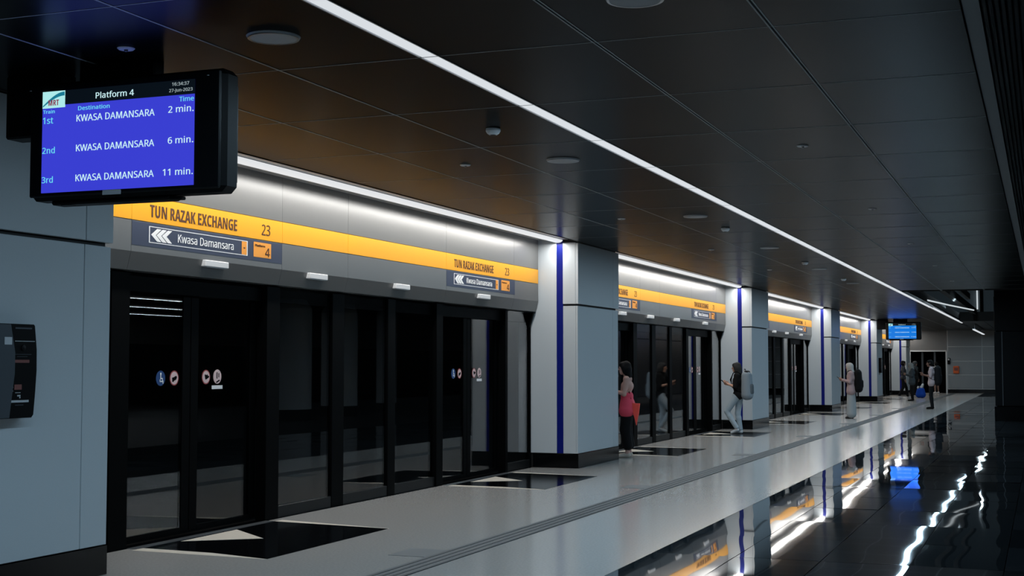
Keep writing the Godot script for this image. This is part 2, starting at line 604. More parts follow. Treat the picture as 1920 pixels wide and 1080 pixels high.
# ==================================================================== walls round the platform
func make_shell() -> void:
	var w := thing("wall_left", "black tunnel wall behind the platform doors", "wall", Vector3.ZERO, "", "structure")
	slab(w, "lining", Vector3(-11.6, -1.5, 8), Vector3(-11.9, 4.0, -78), M.tunnel)
	w = thing("wall_tunnel_roof", "black roof of the tunnel behind the platform doors", "wall", Vector3.ZERO, "", "structure")
	slab(w, "lining", Vector3(-11.9, 3.75, 8), Vector3(-7.32, 4.0, -78), M.tunnel)
	w = thing("floor_track_bed", "black track bed behind the platform doors", "floor", Vector3.ZERO, "", "structure")
	slab(w, "bed", Vector3(-11.9, -1.5, 8), Vector3(-7.32, -1.2, -78), M.tunnel)
	w = thing("wall_platform_edge", "black platform edge under the doors", "wall", Vector3.ZERO, "", "structure")
	slab(w, "face", Vector3(-7.5, -1.2, 8), Vector3(-7.374, -0.02, -78), M.tunnel)
	var n := thing("wall_rear", "dark wall closing the platform hall opposite the end wall", "wall", Vector3.ZERO, "", "structure")
	slab(n, "lining", Vector3(-11.9, -1.5, 8.0), Vector3(18.6, 4.0, 8.3), M.dark_cladding)
	var r := thing("wall_right", "far side wall with a grey band over dark doors across the concourse", "wall", Vector3.ZERO, "", "structure")
	slab(r, "lining", Vector3(18.3, -0.3, 8), Vector3(18.6, 4.0, -78), M.black_frame)
	slab(r, "fascia_band", Vector3(18.0, 2.35, 8), Vector3(18.3, 3.36, -77.6), M.fascia)
	# dark block that stands in the hall beyond the dark granite
	var k := thing("wall_enclosure", "near-black stair enclosure standing at the far edge of the dark floor", "wall", Vector3.ZERO, "", "structure")
	slab(k, "core", Vector3(-1.22, 0.0, -39.66), Vector3(2.0, 7.2, -60.5), M.black_frame)
	for i in 4:
		var x := -1.25 + i * 0.82
		slab(k, "panel", Vector3(x + 0.004, 0.42, -39.60), Vector3(x + 0.816, 2.44, -39.66), M.dark_cladding, 0.004)
		slab(k, "panel", Vector3(x + 0.004, 2.46, -39.60), Vector3(x + 0.816, 4.4, -39.66), M.dark_cladding, 0.004)
	for i in 13:
		var z := -39.66 - i * 1.6
		slab(k, "panel", Vector3(-1.26, 0.42, z - 0.004), Vector3(-1.22, 2.44, z - 1.596), M.dark_cladding, 0.004)
		slab(k, "panel", Vector3(-1.26, 2.46, z - 0.004), Vector3(-1.22, 3.40, z - 1.596), M.dark_cladding, 0.004)
	slab(k, "plinth", Vector3(-1.27, 0.0, -39.58), Vector3(2.05, 0.40, -39.66), M.skirting)
	slab(k, "plinth", Vector3(-1.28, 0.0, -39.58), Vector3(-1.22, 0.40, -60.4), M.skirting)
	slab(k, "corner_trim", Vector3(-1.07, 0.42, -39.585), Vector3(-1.05, 2.44, -39.60), M.dark_trim)
	# pale columns out on the concourse, mirrored in the glass
	for q in [[-33.5, 0.85], [-36.9, 0.55], [-40.1, 0.33]]:
		var p := thing("concourse_column", "pale concourse column on a dark foot, mirrored in the door glass", "column", Vector3(5.4, 0, q[0]), "concourse columns", "structure")
		put(p, "shaft", lathe([Vector2(q[1], 0.3), Vector2(q[1], 3.1), Vector2(q[1] * 0.8, 3.36)], 28), M.painted_panel)
		put(p, "foot", lathe([Vector2(q[1] + 0.02, 0.0), Vector2(q[1] + 0.02, 0.3), Vector2(0.0, 0.3)], 28), M.skirting)


func make_end_wall() -> void:
	var e := thing("wall_end", "grey panelled end wall with a dark doorway", "wall", Vector3.ZERO, "", "structure")
	var z := -77.7
	slab(e, "backing", Vector3(-11.9, -0.3, z - 0.02), Vector3(-6.86, 3.5, z - 0.3), M.end_joint)
	slab(e, "backing", Vector3(-4.9, -0.3, z - 0.02), Vector3(18.6, 3.5, z - 0.3), M.end_joint)
	slab(e, "backing", Vector3(-6.86, 2.27, z - 0.02), Vector3(-4.9, 3.5, z - 0.3), M.fascia)
	var ys := [0.22, 0.985, 1.725, 2.505, 3.45]
	var xs := [-4.86, -3.10, -1.2, 0.7]
	for i in xs.size() - 1:
		for j in 4:
			slab(e, "panel", Vector3(xs[i] + 0.018, ys[j] + 0.018, z), Vector3(xs[i + 1] - 0.018, ys[j + 1] - 0.018, z - 0.03), M.end_panel, 0.004)
	slab(e, "over_door_panel", Vector3(-7.0, 2.32, z), Vector3(-4.90, 3.45, z - 0.03), M.fascia)
	for x in [-6.84, -4.93]:
		slab(e, "door_jamb", Vector3(x - 0.04, 0.0, z + 0.02), Vector3(x + 0.04, 2.3, z - 0.3), M.end_joint)
	slab(e, "door_head", Vector3(-6.88, 2.24, z + 0.02), Vector3(-4.89, 2.31, z - 0.3), M.end_joint)
	slab(e, "doorway_back", Vector3(-7.2, -0.1, z - 2.4), Vector3(-4.6, 2.6, z - 2.5), M.black_frame)
	slab(e, "doorway_side", Vector3(-7.0, -0.1, z - 0.3), Vector3(-6.9, 2.6, z - 2.5), M.black_frame)
	slab(e, "doorway_side", Vector3(-4.88, -0.1, z - 0.3), Vector3(-4.78, 2.6, z - 2.5), M.black_frame)
	slab(e, "doorway_roof", Vector3(-7.0, 2.5, z - 0.3), Vector3(-4.78, 2.6, z - 2.5), M.black_frame)
	slab(e, "doorway_floor", Vector3(-7.0, -0.1, z), Vector3(-4.78, 0.0, z - 2.5), M.black_frame)
	for x in [-6.2, -5.55]:
		slab(e, "door_stile", Vector3(x - 0.05, 0.0, z - 0.22), Vector3(x + 0.05, 2.24, z - 0.26), M.grey_plastic)
	var b := thing("baseboard_end", "black baseboard along the grey end wall", "baseboard", Vector3.ZERO, "", "structure")
	slab(b, "board", Vector3(-4.88, 0.0, z + 0.015), Vector3(0.7, 0.2, z - 0.02), M.skirting)


# the opening in the ceiling, and what shows above it
func make_void() -> void:
	var v := thing("wall_upper", "dim grey upper hall walls seen through the ceiling opening", "wall", Vector3.ZERO, "", "structure")
	slab(v, "far_wall", Vector3(-9, 3.7, -62.0), Vector3(3, 7.4, -62.3), M.upper_wall)
	slab(v, "side_wall", Vector3(-9, 3.7, -35), Vector3(-9.3, 7.4, -62.3), M.upper_wall)
	slab(v, "side_wall", Vector3(2.0, 3.7, -35), Vector3(2.3, 7.4, -62.3), M.upper_wall)
	slab(v, "near_wall", Vector3(-9, 3.75, -34.9), Vector3(3, 7.4, -35.2), M.upper_wall)
	slab(v, "roof", Vector3(-9.3, 7.4, -34.8), Vector3(3, 7.6, -62.4), M.upper_wall)
	slab(v, "beam", Vector3(-2.74, 3.62, -35.4), Vector3(-2.58, 3.85, -60.5), M.black_frame)
	slab(v, "beam", Vector3(-2.26, 3.62, -35.4), Vector3(-2.16, 3.8, -46.0), M.black_frame)
	slab(v, "post", Vector3(-2.52, 3.5, -61.9), Vector3(-2.38, 5.4, -62.0), M.black_frame)
	var a := thing("tube_light", "thin diagonal tube light inside the ceiling opening", "tube light", Vector3(-2.8, 3.5, -47.7))
	put(a, "tube", tube([Vector3(-0.48, 0.0, 4.3), Vector3(-0.05, -0.015, 0.6), Vector3(0.47, 0.0, -4.3)], 0.024), M.far_glow)
	area_light(a, "tube_lamp", Vector3(-2.8, 3.56, -47.7), Vector2(0.05, 8.4), Vector3(90, 6, 0), Color(0.85, 0.95, 1.0), 6.0)
	var hall := thing("upper_hall_light", "square panel light on the roof of the upper hall above the ceiling opening", "ceiling light", Vector3(-3.0, 7.36, -52.0))
	put(hall, "diffuser", box_mesh(Vector3(1.2, 0.03, 6.0)), M.strip_glow)
	put(hall, "frame", box_mesh(Vector3(1.3, 0.02, 6.1)), M.steel, Vector3(0, 0.026, 0))
	area_light(hall, "panel_lamp", Vector3(-3.0, 7.33, -52.0), Vector2(1.2, 6.0), Vector3(-90, 0, 0), Color(0.82, 0.94, 1.0), 1.8)
	var t := thing("tube_light", "upright tube light beside a post inside the ceiling opening", "tube light", Vector3(-2.62, 4.35, -61.85))
	put(t, "tube", tube([Vector3(0, -0.45, 0), Vector3(0, 0.36, 0)], 0.03), M.far_glow)
	area_light(t, "tube_lamp", Vector3(-2.62, 4.3, -61.7), Vector2(0.06, 0.8), Vector3(0, 180, 0), Color(0.85, 0.95, 1.0), 14.0)
	var s := thing("hanging_light", "short white light bar hung near the grey end wall", "light bar", Vector3(-2.93, 3.10, -70.5))
	slab(s, "diffuser", Vector3(-2.98, 3.10, -65.0), Vector3(-2.88, 3.13, -76.0), M.strip_glow)
	slab(s, "housing", Vector3(-2.99, 3.13, -64.9), Vector3(-2.87, 3.16, -76.1), M.steel)
	for z in [-66.0, -75.0]:
		slab(s, "hanger", Vector3(-2.94, 3.16, z), Vector3(-2.92, 3.46, z - 0.02), M.steel)
	area_light(s, "bar_lamp", Vector3(-2.93, 3.09, -70.5), Vector2(0.1, 11.0), Vector3(-90, 0, 0), Color(0.85, 0.95, 1.0), 6.0)


# ==================================================================== columns
const COLUMN_LABELS := [
	"pale panelled column with a black phone, beneath the large departure screen",
	"pale column with blue stripe half hiding the woman in red",
	"pale column with blue stripe behind the person with grey backpack",
	"pale column with blue stripe beside the hijab person with black backpack",
	"pale column with blue stripe and black wall phone beside the distant departure screen",
	"pale column with blue stripe standing last before the end wall doorway",
]


func make_column(c: int) -> void:
	var z := column_z(c)
	var e := z - COLUMN_LENGTH
	var o := thing("column", COLUMN_LABELS[c], "column", Vector3((FRONT - 7.4) / 2, 0, (z + e) / 2), "columns between the platform doors", "structure")
	slab(o, "core", Vector3(-7.45, 0, z - 0.03), Vector3(FRONT - 0.03, 3.43, e + 0.03), M.groove)
	# front cladding: wide panel and narrow panel, below and above the groove
	var seam := e + 0.30
	for q in [[z - 0.001, seam + 0.003], [seam - 0.003, e + 0.001]]:
		slab(o, "front_panel", Vector3(FRONT, 0.22, q[0]), Vector3(FRONT - 0.03, 2.425, q[1]), M.painted_panel, 0.003)
		slab(o, "upper_front_panel", Vector3(FRONT + 0.012, 2.455, q[0] + (0.012 if q[0] == z - 0.001 else 0.0)), Vector3(FRONT - 0.03, CEIL + 0.01, q[1] - (0.012 if q[0] != z - 0.001 else 0.0)), M.painted_panel, 0.003)
	for s in [[z, z - 0.03, 1.0], [e, e + 0.03, -1.0]]:
		slab(o, "side_panel", Vector3(-7.45, 0.22, s[0]), Vector3(-6.835, 3.43, s[1]), M.painted_panel, 0.002)
		slab(o, "blue_stripe", Vector3(-6.833, 0.22, s[0] - 0.004 * s[2]), Vector3(-6.733, 3.43, s[1]), M.blue_paint)
		slab(o, "edge_panel", Vector3(-6.731, 0.22, s[0]), Vector3(FRONT - 0.031, 2.425, s[1]), M.painted_panel, 0.002)
		slab(o, "upper_edge_panel", Vector3(-6.731, 2.455, s[0] + 0.012 * s[2]), Vector3(FRONT - 0.031, CEIL + 0.02, s[1]), M.painted_panel, 0.002)
	slab(o, "skirting", Vector3(-7.215, 0, z + 0.006), Vector3(FRONT + 0.006, 0.215, e - 0.006), M.skirting, 0.003)


# ==================================================================== fascia over the doors
func make_fascia(b: int) -> void:
	var s := bay_span(b)
	var d0 := -10.75 - PITCH * b
	var d1 := d0 - 6.5
	var o := thing("door_fascia", "grey metal fascia with yellow station name band %s" % BAY_WORDS[b], "fascia", Vector3(FASCIA, 2.4, (s.x + s.y) / 2), "fascias above the platform doors")
	var cuts := [s.x - 0.002]
	for q in [d0 + 1.24, d0 - 1.20, d0 - 2.6, d1 + 1.24, d1 - 1.17]:
		if q > s.y + 0.3:
			cuts.append(q)
	cuts.append(s.y + 0.03)
	var prof := PackedVector2Array([Vector2(0, 1.03), Vector2(0, 0.585), Vector2(-0.006, 0.58), Vector2(-0.006, 0.365), Vector2(0, 0.36), Vector2(0, 0.10), Vector2(-0.04, -0.055), Vector2(-0.30, -0.055), Vector2(-0.30, 1.03)])
	for i in cuts.size() - 1:
		var za: float = cuts[i] - 0.002
		var zb: float = cuts[i + 1] + 0.002
		var half := (za - zb) / 2
		put(o, "fascia_panel", prism(prof, -half, half), M.fascia, Vector3(0, 0, (za + zb) / 2 - o.position.z))
		slab(o, "yellow_band", Vector3(FASCIA - 0.006, 2.768, za), Vector3(FASCIA + 0.0015, 2.978, zb), M.yellow_vinyl)
	for z in [d0, d0 - 1.9, d0 - 3.93, d1]:
		if z > s.y + 0.3:
			var x := slab(o, "door_lamp", Vector3(-7.15, 2.44, z + 0.19), Vector3(-7.085, 2.50, z - 0.19), M.white_plastic, 0.006)
			slab(x, "lens", Vector3(-7.14, 2.436, z + 0.16), Vector3(-7.095, 2.441, z - 0.16), M.pale_grey)
	for d in [d0, d1]:
		if d > s.y + 1.0:
			station_sign(o, d)


# lettering that reads towards -Z, on a face that looks to +X
func wall_text(p: Node3D, called: String, text: String, z_from: float, z_to: float, y: float, h: float, m: Material, bold := true, x := FASCIA) -> void:
	var n := put(p, called, letters(text, z_from - z_to, h, 0.003, bold), m)
	n.rotation.y = PI / 2
	var off := Vector3.ZERO
	var q: Node = p
	while q is Node3D and q != self:
		off += (q as Node3D).position
		q = q.get_parent()
	n.position = Vector3(x + 0.0005, y, z_from) - off


func station_sign(o: Node3D, d: float) -> void:
	var z0 := d + 1.24
	wall_text(o, "station_name", "TUN RAZAK EXCHANGE", d + 0.99, d - 0.367, 2.812, 0.105, M.brown_print, true, FASCIA + 0.001)
	wall_text(o, "station_number", "23", d - 0.81, d - 0.965, 2.815, 0.105, M.brown_print, false, FASCIA + 0.001)
	var s := slab(o, "direction_sign", Vector3(FASCIA - 0.002, 2.555, z0 - 0.006), Vector3(FASCIA + 0.002, 2.757, d - 1.196), M.sign_navy)
	var x := FASCIA + 0.002
	# white outline
	var a := d + 1.0
	var e := d - 0.555
	for q in [[2.726, 2.732, a, e], [2.590, 2.596, a, e], [2.590, 2.732, a, a - 0.011], [2.590, 2.732, e + 0.011, e]]:
		slab(s, "outline", Vector3(x - 0.001, q[0], q[2]), Vector3(x + 0.002, q[1], q[3]), M.sign_white)
	var chev := PackedVector2Array([Vector2(0.085, 0.055), Vector2(0.0, 0.0), Vector2(0.085, -0.055), Vector2(0.145, -0.055), Vector2(0.065, 0.0), Vector2(0.145, 0.055)])
	for k in 3:
		var n := put(s, "chevron", prism(chev, 0.0, 0.002), M.sign_white)
		n.rotation.y = PI / 2
		n.position = Vector3(x, 2.661, a - 0.03 - k * 0.078) - o.position - s.position
	wall_text(s, "destination", "Kwasa Damansara", d + 0.58, d - 0.31, 2.625, 0.072, M.sign_white, false, x)
	slab(s, "orange_tab", Vector3(x - 0.001, 2.598, d - 0.455), Vector3(x + 0.0015, 2.724, d - 0.54), M.sign_orange)
	slab(s, "tab_mark", Vector3(x, 2.655, d - 0.485), Vector3(x + 0.0022, 2.668, d - 0.512), M.brown_print)
	slab(s, "platform_square", Vector3(x - 0.001, 2.592, d - 0.665), Vector3(x + 0.0015, 2.738, d - 0.985), M.sign_orange)
	wall_text(s, "platform_word", "Platform", d - 0.69, d - 0.87, 2.695, 0.022, M.brown_print, false, x + 0.0012)
	wall_text(s, "platform_number", "4", d - 0.875, d - 0.96, 2.606, 0.085, M.brown_print, false, x + 0.0012)


# ==================================================================== glass screen and doors
func make_screen_wall(b: int) -> void:
	var s := bay_span(b)
	var d0 := -10.75 - PITCH * b
	var d1 := d0 - 6.5
	var o := thing("platform_screen", "black framed fixed glass screen %s" % BAY_WORDS[b], "glass screen", Vector3(GLASS, 0, (s.x + s.y) / 2), "fixed glass screens along the track")
	var posts := [[s.x - 0.01, s.x - 0.06], [d0 + 1.35, d0 + 1.10], [d0 - 1.10, d0 - 1.35], [d0 - 2.49, d0 - 2.76], [d0 - 3.85, d0 - 4.05], [d1 + 1.30, d1 + 1.10], [d1 - 1.10, d1 - 1.19], [s.y + 0.05, s.y + 0.01]]
	if b == 5:
		posts = [[s.x - 0.01, s.x - 0.06], [d0 + 1.35, d0 + 1.10], [d0 - 1.10, d0 - 1.35], [s.y + 0.05, s.y + 0.01]]
	for i in posts.size():
		if posts[i][0] < s.y:
			continue
		var reveal: bool = i in [1, 2, 5, 6]
		slab(o, "post", Vector3(-7.225 if reveal else -7.245, 0.0, posts[i][0]), Vector3(-7.342 if reveal else -7.31, 2.33, posts[i][1]), M.black_frame, 0.004)
		if i + 1 < posts.size() and not (i in [1, 5]) and posts[i + 1][0] > s.y - 0.1:
			slab(o, "pane", Vector3(GLASS, 0.12, posts[i][1]), Vector3(GLASS - 0.012, 2.33, posts[i + 1][0]), M.door_glass)
			slab(o, "plinth", Vector3(-7.25, 0.0, posts[i][1]), Vector3(-7.31, 0.12, posts[i + 1][0]), M.plinth, 0.003)
	slab(o, "kerb", Vector3(-7.217, -0.03, s.x - 0.01), Vector3(-7.342, 0.0, s.y + 0.01), M.black_inlay)
	# flared bracket where the fascia meets the column
	var vee := PackedVector2Array([Vector2(0.11, 2.332), Vector2(0.08, 2.315), Vector2(0.015, 2.10), Vector2(-0.03, 2.10), Vector2(-0.03, 2.332)])
	for e in [s.x - 0.045, s.y + 0.045]:
		put(o, "end_bracket", prism(vee, -0.03, 0.03), M.black_frame, Vector3(0, 0, e - o.position.z))
	slab(o, "door_track", Vector3(-7.29, 2.18, s.x - 0.01), Vector3(-7.342, 2.332, s.y + 0.01), M.black_frame)
	var doors := [d0, d1]
	for k in 2:
		if doors[k] < s.y:
			continue
		slab(o, "threshold", Vector3(-7.22, 0.0, doors[k] + 1.10), Vector3(-7.12, 0.004, doors[k] - 1.10), M.steel)
		for side in [1, -1]:
			leaf(b, k, doors[k], side)


func leaf(b: int, k: int, d: float, side: int) -> void:
	var which := "wheelchair sticker" if side > 0 else "white label"
	var o := thing("sliding_door", "glass door leaf with %s, %s door %s" % [which, ["first", "second"][k], BAY_WORDS[b]], "door", Vector3(LEAF, 0, d + side * 0.55), "sliding platform door leaves", "thing")
	var outer := d + side * 1.10
	d += 0.03
	var inner := d + side * 0.005
	slab(o, "stile", Vector3(LEAF + 0.02, 0.03, inner), Vector3(LEAF - 0.02, 2.33, inner + side * 0.12), M.black_frame, 0.003)
	slab(o, "stile", Vector3(LEAF + 0.02, 0.03, outer), Vector3(LEAF - 0.02, 2.33, outer - side * 0.11), M.black_frame, 0.003)
	slab(o, "top_rail", Vector3(LEAF + 0.02, 2.2, inner + side * 0.12), Vector3(LEAF - 0.02, 2.33, outer - side * 0.11), M.black_frame)
	slab(o, "bottom_rail", Vector3(LEAF + 0.02, 0.03, inner + side * 0.12), Vector3(LEAF - 0.02, 0.07, outer - side * 0.11), M.black_frame)
	slab(o, "pane", Vector3(LEAF + 0.012, 0.07, inner + side * 0.12), Vector3(LEAF, 2.2, outer - side * 0.11), M.door_glass)
	var px := LEAF + 0.0135
	if side > 0:
		sticker(o, Vector3(px, 1.425, d + 0.45), 0)
		sticker(o, Vector3(px, 1.425, d + 0.245), 1)
	else:
		sticker(o, Vector3(px, 1.430, d - 0.26), 2)
		sticker(o, Vector3(px, 1.432, d - 0.45), 3)
		slab(o, "white_label", Vector3(px - 0.001, 1.315, d - 0.36), Vector3(px + 0.001, 1.35, d - 0.54), M.sign_white)


func sticker(o: Node3D, at: Vector3, kind: int) -> void:
	var disc := lathe([Vector2(0.0, 0.0), Vector2(0.068, 0.0), Vector2(0.068, 0.0015), Vector2(0.0, 0.0015)], 24)
	var s := put(o, "wheelchair_sticker" if kind == 0 else "warning_sticker", disc, [M.sticker_blue, M.sticker_red, M.sticker_red, M.sticker_pink][kind])
	s.position = at - o.position
	s.rotation.z = -PI / 2
	s.rotation.y = 0.0
	# local y now points to +X; pictograms are laid in the (local x = down, local z) plane
	var bits := []
	if kind == 0:
		bits = [[0.0, 0.04, 0.010, 0.010], [0.0, 0.012, 0.006, 0.020], [-0.012, -0.002, 0.016, 0.005], [-0.012, -0.028, 0.014, 0.006], [0.010, -0.022, 0.005, 0.012], [-0.026, -0.016, 0.005, 0.014], [-0.034, -0.034, 0.006, 0.014]]
	else:
		var inner := lathe([Vector2(0.0, 0.0015), Vector2(0.058, 0.0015), Vector2(0.058, 0.002), Vector2(0.0, 0.002)], 24)
		put(s, "face_disc", inner, M.sticker_pink)
		bits = [[[0.0, -0.006, 0.030, 0.016], [-0.024, 0.006, 0.014, 0.010], [0.02, -0.014, 0.012, 0.02]], [[-0.008, 0.0, 0.024, 0.018], [-0.036, 0.002, 0.014, 0.008], [0.012, 0.016, 0.010, 0.008]], [[0.008, 0.012, 0.007, 0.03], [-0.022, 0.014, 0.006, 0.02], [-0.008, -0.044, 0.030, 0.007]]][kind - 1]
	for q in bits:
		var m := box_mesh(Vector3(q[3] * 2, 0.001, q[2] * 2))
		var n := put(s, "pictogram", m, M.sign_white if kind == 0 else M.black_frame, Vector3(-q[1], 0.0026, q[0]))
		if kind != 0 and q[2] > 0.013:
			n.rotation.y = 0.35


# ==================================================================== departure screens
func make_departure_screens() -> void:
	var at := Vector3(-5.05, 2.50, -6.6)
	var o := thing("departure_screen", "large black departure monitor with blue Platform 4 display beside the phone column", "screen", at, "hanging departure screens")
	var L := -0.547
	var W := 1.077
	var T := 0.688
	var H := 0.612
	var body := put(o, "housing", box_mesh(Vector3(1.385, 0.715, 0.17), 0.035), M.black_plastic, Vector3(0.028, 0.392, -0.105))
	put(body, "rear_shell", box_mesh(Vector3(1.25, 0.62, 0.08), 0.03), M.dark_plastic, Vector3(0.02, 0.0, -0.12))
	put(o, "bezel", box_mesh(Vector3(1.345, 0.68, 0.02), 0.008), M.dark_plastic, Vector3(0.028, 0.392, -0.014))
	put(o, "lower_bracket", box_mesh(Vector3(0.85, 0.03, 0.12), 0.01), M.black_plastic, Vector3(-0.10, 0.024, -0.12))
	for x in [-0.42, 0.36]:
		put(o, "latch", box_mesh(Vector3(0.09, 0.02, 0.05), 0.006), M.black_plastic, Vector3(x, 0.016, -0.09))
	put(o, "ceiling_mount", box_mesh(Vector3(0.55, 0.16, 0.10), 0.01), M.black_plastic, Vector3(-0.1, 0.80, -0.16))
	put(o, "mount_box", box_mesh(Vector3(0.42, 0.40, 0.16), 0.012), M.black_plastic, Vector3(-0.80, 0.66, -0.28))
	put(o, "tag", box_mesh(Vector3(0.13, 0.028, 0.004)), M.pale_grey, Vector3(L + W * 0.475, T - H - 0.016, 0.0))
	for x in [-0.64, 0.62]:
		put(o, "screw", lathe([Vector2(0.0, 0.0), Vector2(0.008, 0.0), Vector2(0.008, 0.004), Vector2(0.0, 0.004)], 10), M.steel, Vector3(x, 0.70, 0.0))
	var p := put(o, "display", box_mesh(Vector3(W, H, 0.006)), M.display_blue, Vector3(L + W / 2, T - H / 2, -0.001))
	# everything on the display is laid by its share of the width (from its left end) and of the height (from its top)
	var bar := put(p, "title_bar", box_mesh(Vector3(W * 0.849, H * 0.14, 0.003)), M.display_black, Vector3(W * 0.0785, H * 0.43, 0.0025))
	bar.set_meta("label", "black title bar")
	var rows := [
		["title", "Platform 4", 0.362, 0.614, 0.045, 0.107, "text_white"], ["clock", "16:34:37", 0.86, 0.968, 0.018, 0.05, "text_dim"], ["date", "27-Jun-2023", 0.842, 0.99, 0.078, 0.116, "text_dim"],
		["heading", "Train", 0.005, 0.085, 0.182, 0.217, "text_cyan"], ["heading", "Destination", 0.245, 0.455, 0.168, 0.210, "text_cyan"], ["heading", "Time", 0.907, 0.999, 0.158, 0.205, "text_cyan"],
		["rank", "1st", 0.005, 0.075, 0.255, 0.318, "text_cyan"], ["destination", "KWASA DAMANSARA", 0.235, 0.75, 0.253, 0.318, "text_white"], ["minutes", "2 min.", 0.838, 0.998, 0.24, 0.305, "text_white"],
		["rank", "2nd", 0.005, 0.09, 0.55, 0.613, "text_cyan"], ["destination", "KWASA DAMANSARA", 0.235, 0.75, 0.545, 0.61, "text_white"], ["minutes", "6 min.", 0.838, 0.998, 0.535, 0.60, "text_white"],
		["rank", "3rd", 0.005, 0.08, 0.84, 0.903, "text_cyan"], ["destination", "KWASA DAMANSARA", 0.235, 0.75, 0.838, 0.903, "text_white"], ["minutes", "11 min.", 0.808, 0.998, 0.835, 0.90, "text_white"],
	]
	for q in rows:
		put(p, q[0], letters(q[1], W * (q[3] - q[2]), H * (q[5] - q[4]), 0.0015, false), M[q[6]], Vector3(-W / 2 + W * q[2], H / 2 - H * q[5], 0.0042))
	var lw := W * 0.155
	var lh := H * 0.165
	var lx := -W / 2
	var ly := H / 2 - lh
	put(p, "emblem_field", box_mesh(Vector3(lw, lh, 0.003)), M.logo_white, Vector3(lx + lw / 2, ly + lh / 2, 0.0025))
	var sw := PackedVector2Array()
	for k in 11:
		var t := k / 10.0
		sw.append(Vector2(lw * (0.02 + 0.95 * t), lh * (0.15 + 0.78 * sin(t * PI * 0.5))))
	for k in 11:
		var t := 1.0 - k / 10.0
		sw.append(Vector2(lw * (0.02 + 0.95 * t), lh * (0.10 + 0.62 * sin(t * PI * 0.5) - 0.02)))
	put(p, "emblem_swoosh", prism(sw, 0.0, 0.0015), M.logo_teal, Vector3(lx, ly, 0.004))
	put(p, "emblem_letters", letters("MRT", lw * 0.46, lh * 0.34, 0.0015, true), M.logo_red, Vector3(lx + lw * 0.27, ly + lh * 0.14, 0.005))
	area_light(o, "display_light", at + Vector3(L + W / 2, T - H / 2, 0.012), Vector2(W, H), Vector3(0, 180, 0), Color(0.42, 0.52, 1.0), 0.16)
	# the same model again, far along the platform
	var far := o.duplicate()
	far.name = numbered("departure_screen")
	add_child(far)
	far.position = Vector3(-5.28, 2.50, -57.0)
	far.set_meta("label", "distant black departure monitor glowing blue above the waiting group")
	for n in far.find_children("display*", "MeshInstance3D", true, false):
		n.material_override = M.display_cyan
	for n in far.find_children("display_light*", "AreaLight3D", true, false):
		n.light_energy = 0.4
		n.light_color = Color(0.2, 0.42, 1.0)


# ==================================================================== wall phones
func make_help_phones() -> void:
	var o := phone("black wall help phone with grey handset cover beneath the large departure screen", Vector3(FRONT, 1.19, -7.22))
	var far := o.duplicate()
	far.name = numbered("wall_phone")
	add_child(far)
	far.position = Vector3(FRONT, 1.19, column_z(4) - 0.95)
	far.set_meta("label", "small black wall help phone on the distant column past the hijab person")


func phone(label: String, at: Vector3) -> Node3D:
	var o := thing("wall_phone", label, "phone", at, "wall help phones")
	# outline across the wall (u to the left along +Z, v up); the edge towards -Z bows out
	var body := PackedVector2Array([Vector2(-0.27, 0.0), Vector2(-0.29, 0.02), Vector2(-0.305, 0.18), Vector2(-0.315, 0.32), Vector2(-0.312, 0.46), Vector2(-0.29, 0.62), Vector2(-0.28, 0.63), Vector2(0.28, 0.63), Vector2(0.30, 0.46), Vector2(0.30, 0.18), Vector2(0.28, 0.0)])
	var n := put(o, "body", prism(body, 0.0, 0.10), M.black_plastic)
	n.rotation.y = PI / 2
	n.scale.x = -1.0
	var cover := PackedVector2Array([Vector2(-0.03, 0.005), Vector2(-0.075, 0.30), Vector2(-0.075, 0.44), Vector2(-0.03, 0.625), Vector2(0.27, 0.625), Vector2(0.29, 0.45), Vector2(0.29, 0.16), Vector2(0.26, 0.005)])
	var cv := put(o, "handset_cover", prism(cover, 0.10, 0.125), M.grey_plastic)
	cv.rotation.y = PI / 2
	cv.scale.x = -1.0
	slab(o, "cover_badge", at + Vector3(0.126, 0.49, 0.03), at + Vector3(0.128, 0.54, -0.04), M.pale_grey)
	for q in [[0.597, 0.607, -0.10, -0.26, "grey_plastic"], [0.513, 0.517, -0.10, -0.29, "pale_grey"], [0.425, 0.428, -0.10, -0.26, "grey_plastic"], [0.41, 0.413, -0.12, -0.22, "grey_plastic"], [0.37, 0.39, -0.10, -0.24, "red_print"], [0.19, 0.225, -0.10, -0.17, "red_print"], [0.205, 0.209, -0.06, -0.09, "pale_grey"], [0.18, 0.184, -0.055, -0.09, "pale_grey"], [0.168, 0.172, -0.11, -0.16, "pale_grey"], [0.145, 0.155, -0.13, -0.16, "pale_grey"], [0.133, 0.143, -0.15, -0.16, "pale_grey"], [0.105, 0.12, -0.07, -0.24, "pale_grey"], [0.085, 0.09, -0.11, -0.19, "grey_plastic"]]:
		slab(o, "printed_mark", at + Vector3(0.099, q[0], q[2]), at + Vector3(0.1015, q[1], q[3]), M[q[4]])
	put(o, "call_button", lathe([Vector2(0.0, 0.108), Vector2(0.02, 0.106), Vector2(0.022, 0.10), Vector2(0.0, 0.10)], 16), M.dark_plastic, Vector3(0, 0.47, -0.18)).rotation.z = -PI / 2
	return o


# ==================================================================== fittings on the ceiling
const NTH := ["first", "second", "third", "fourth", "fifth", "sixth"]


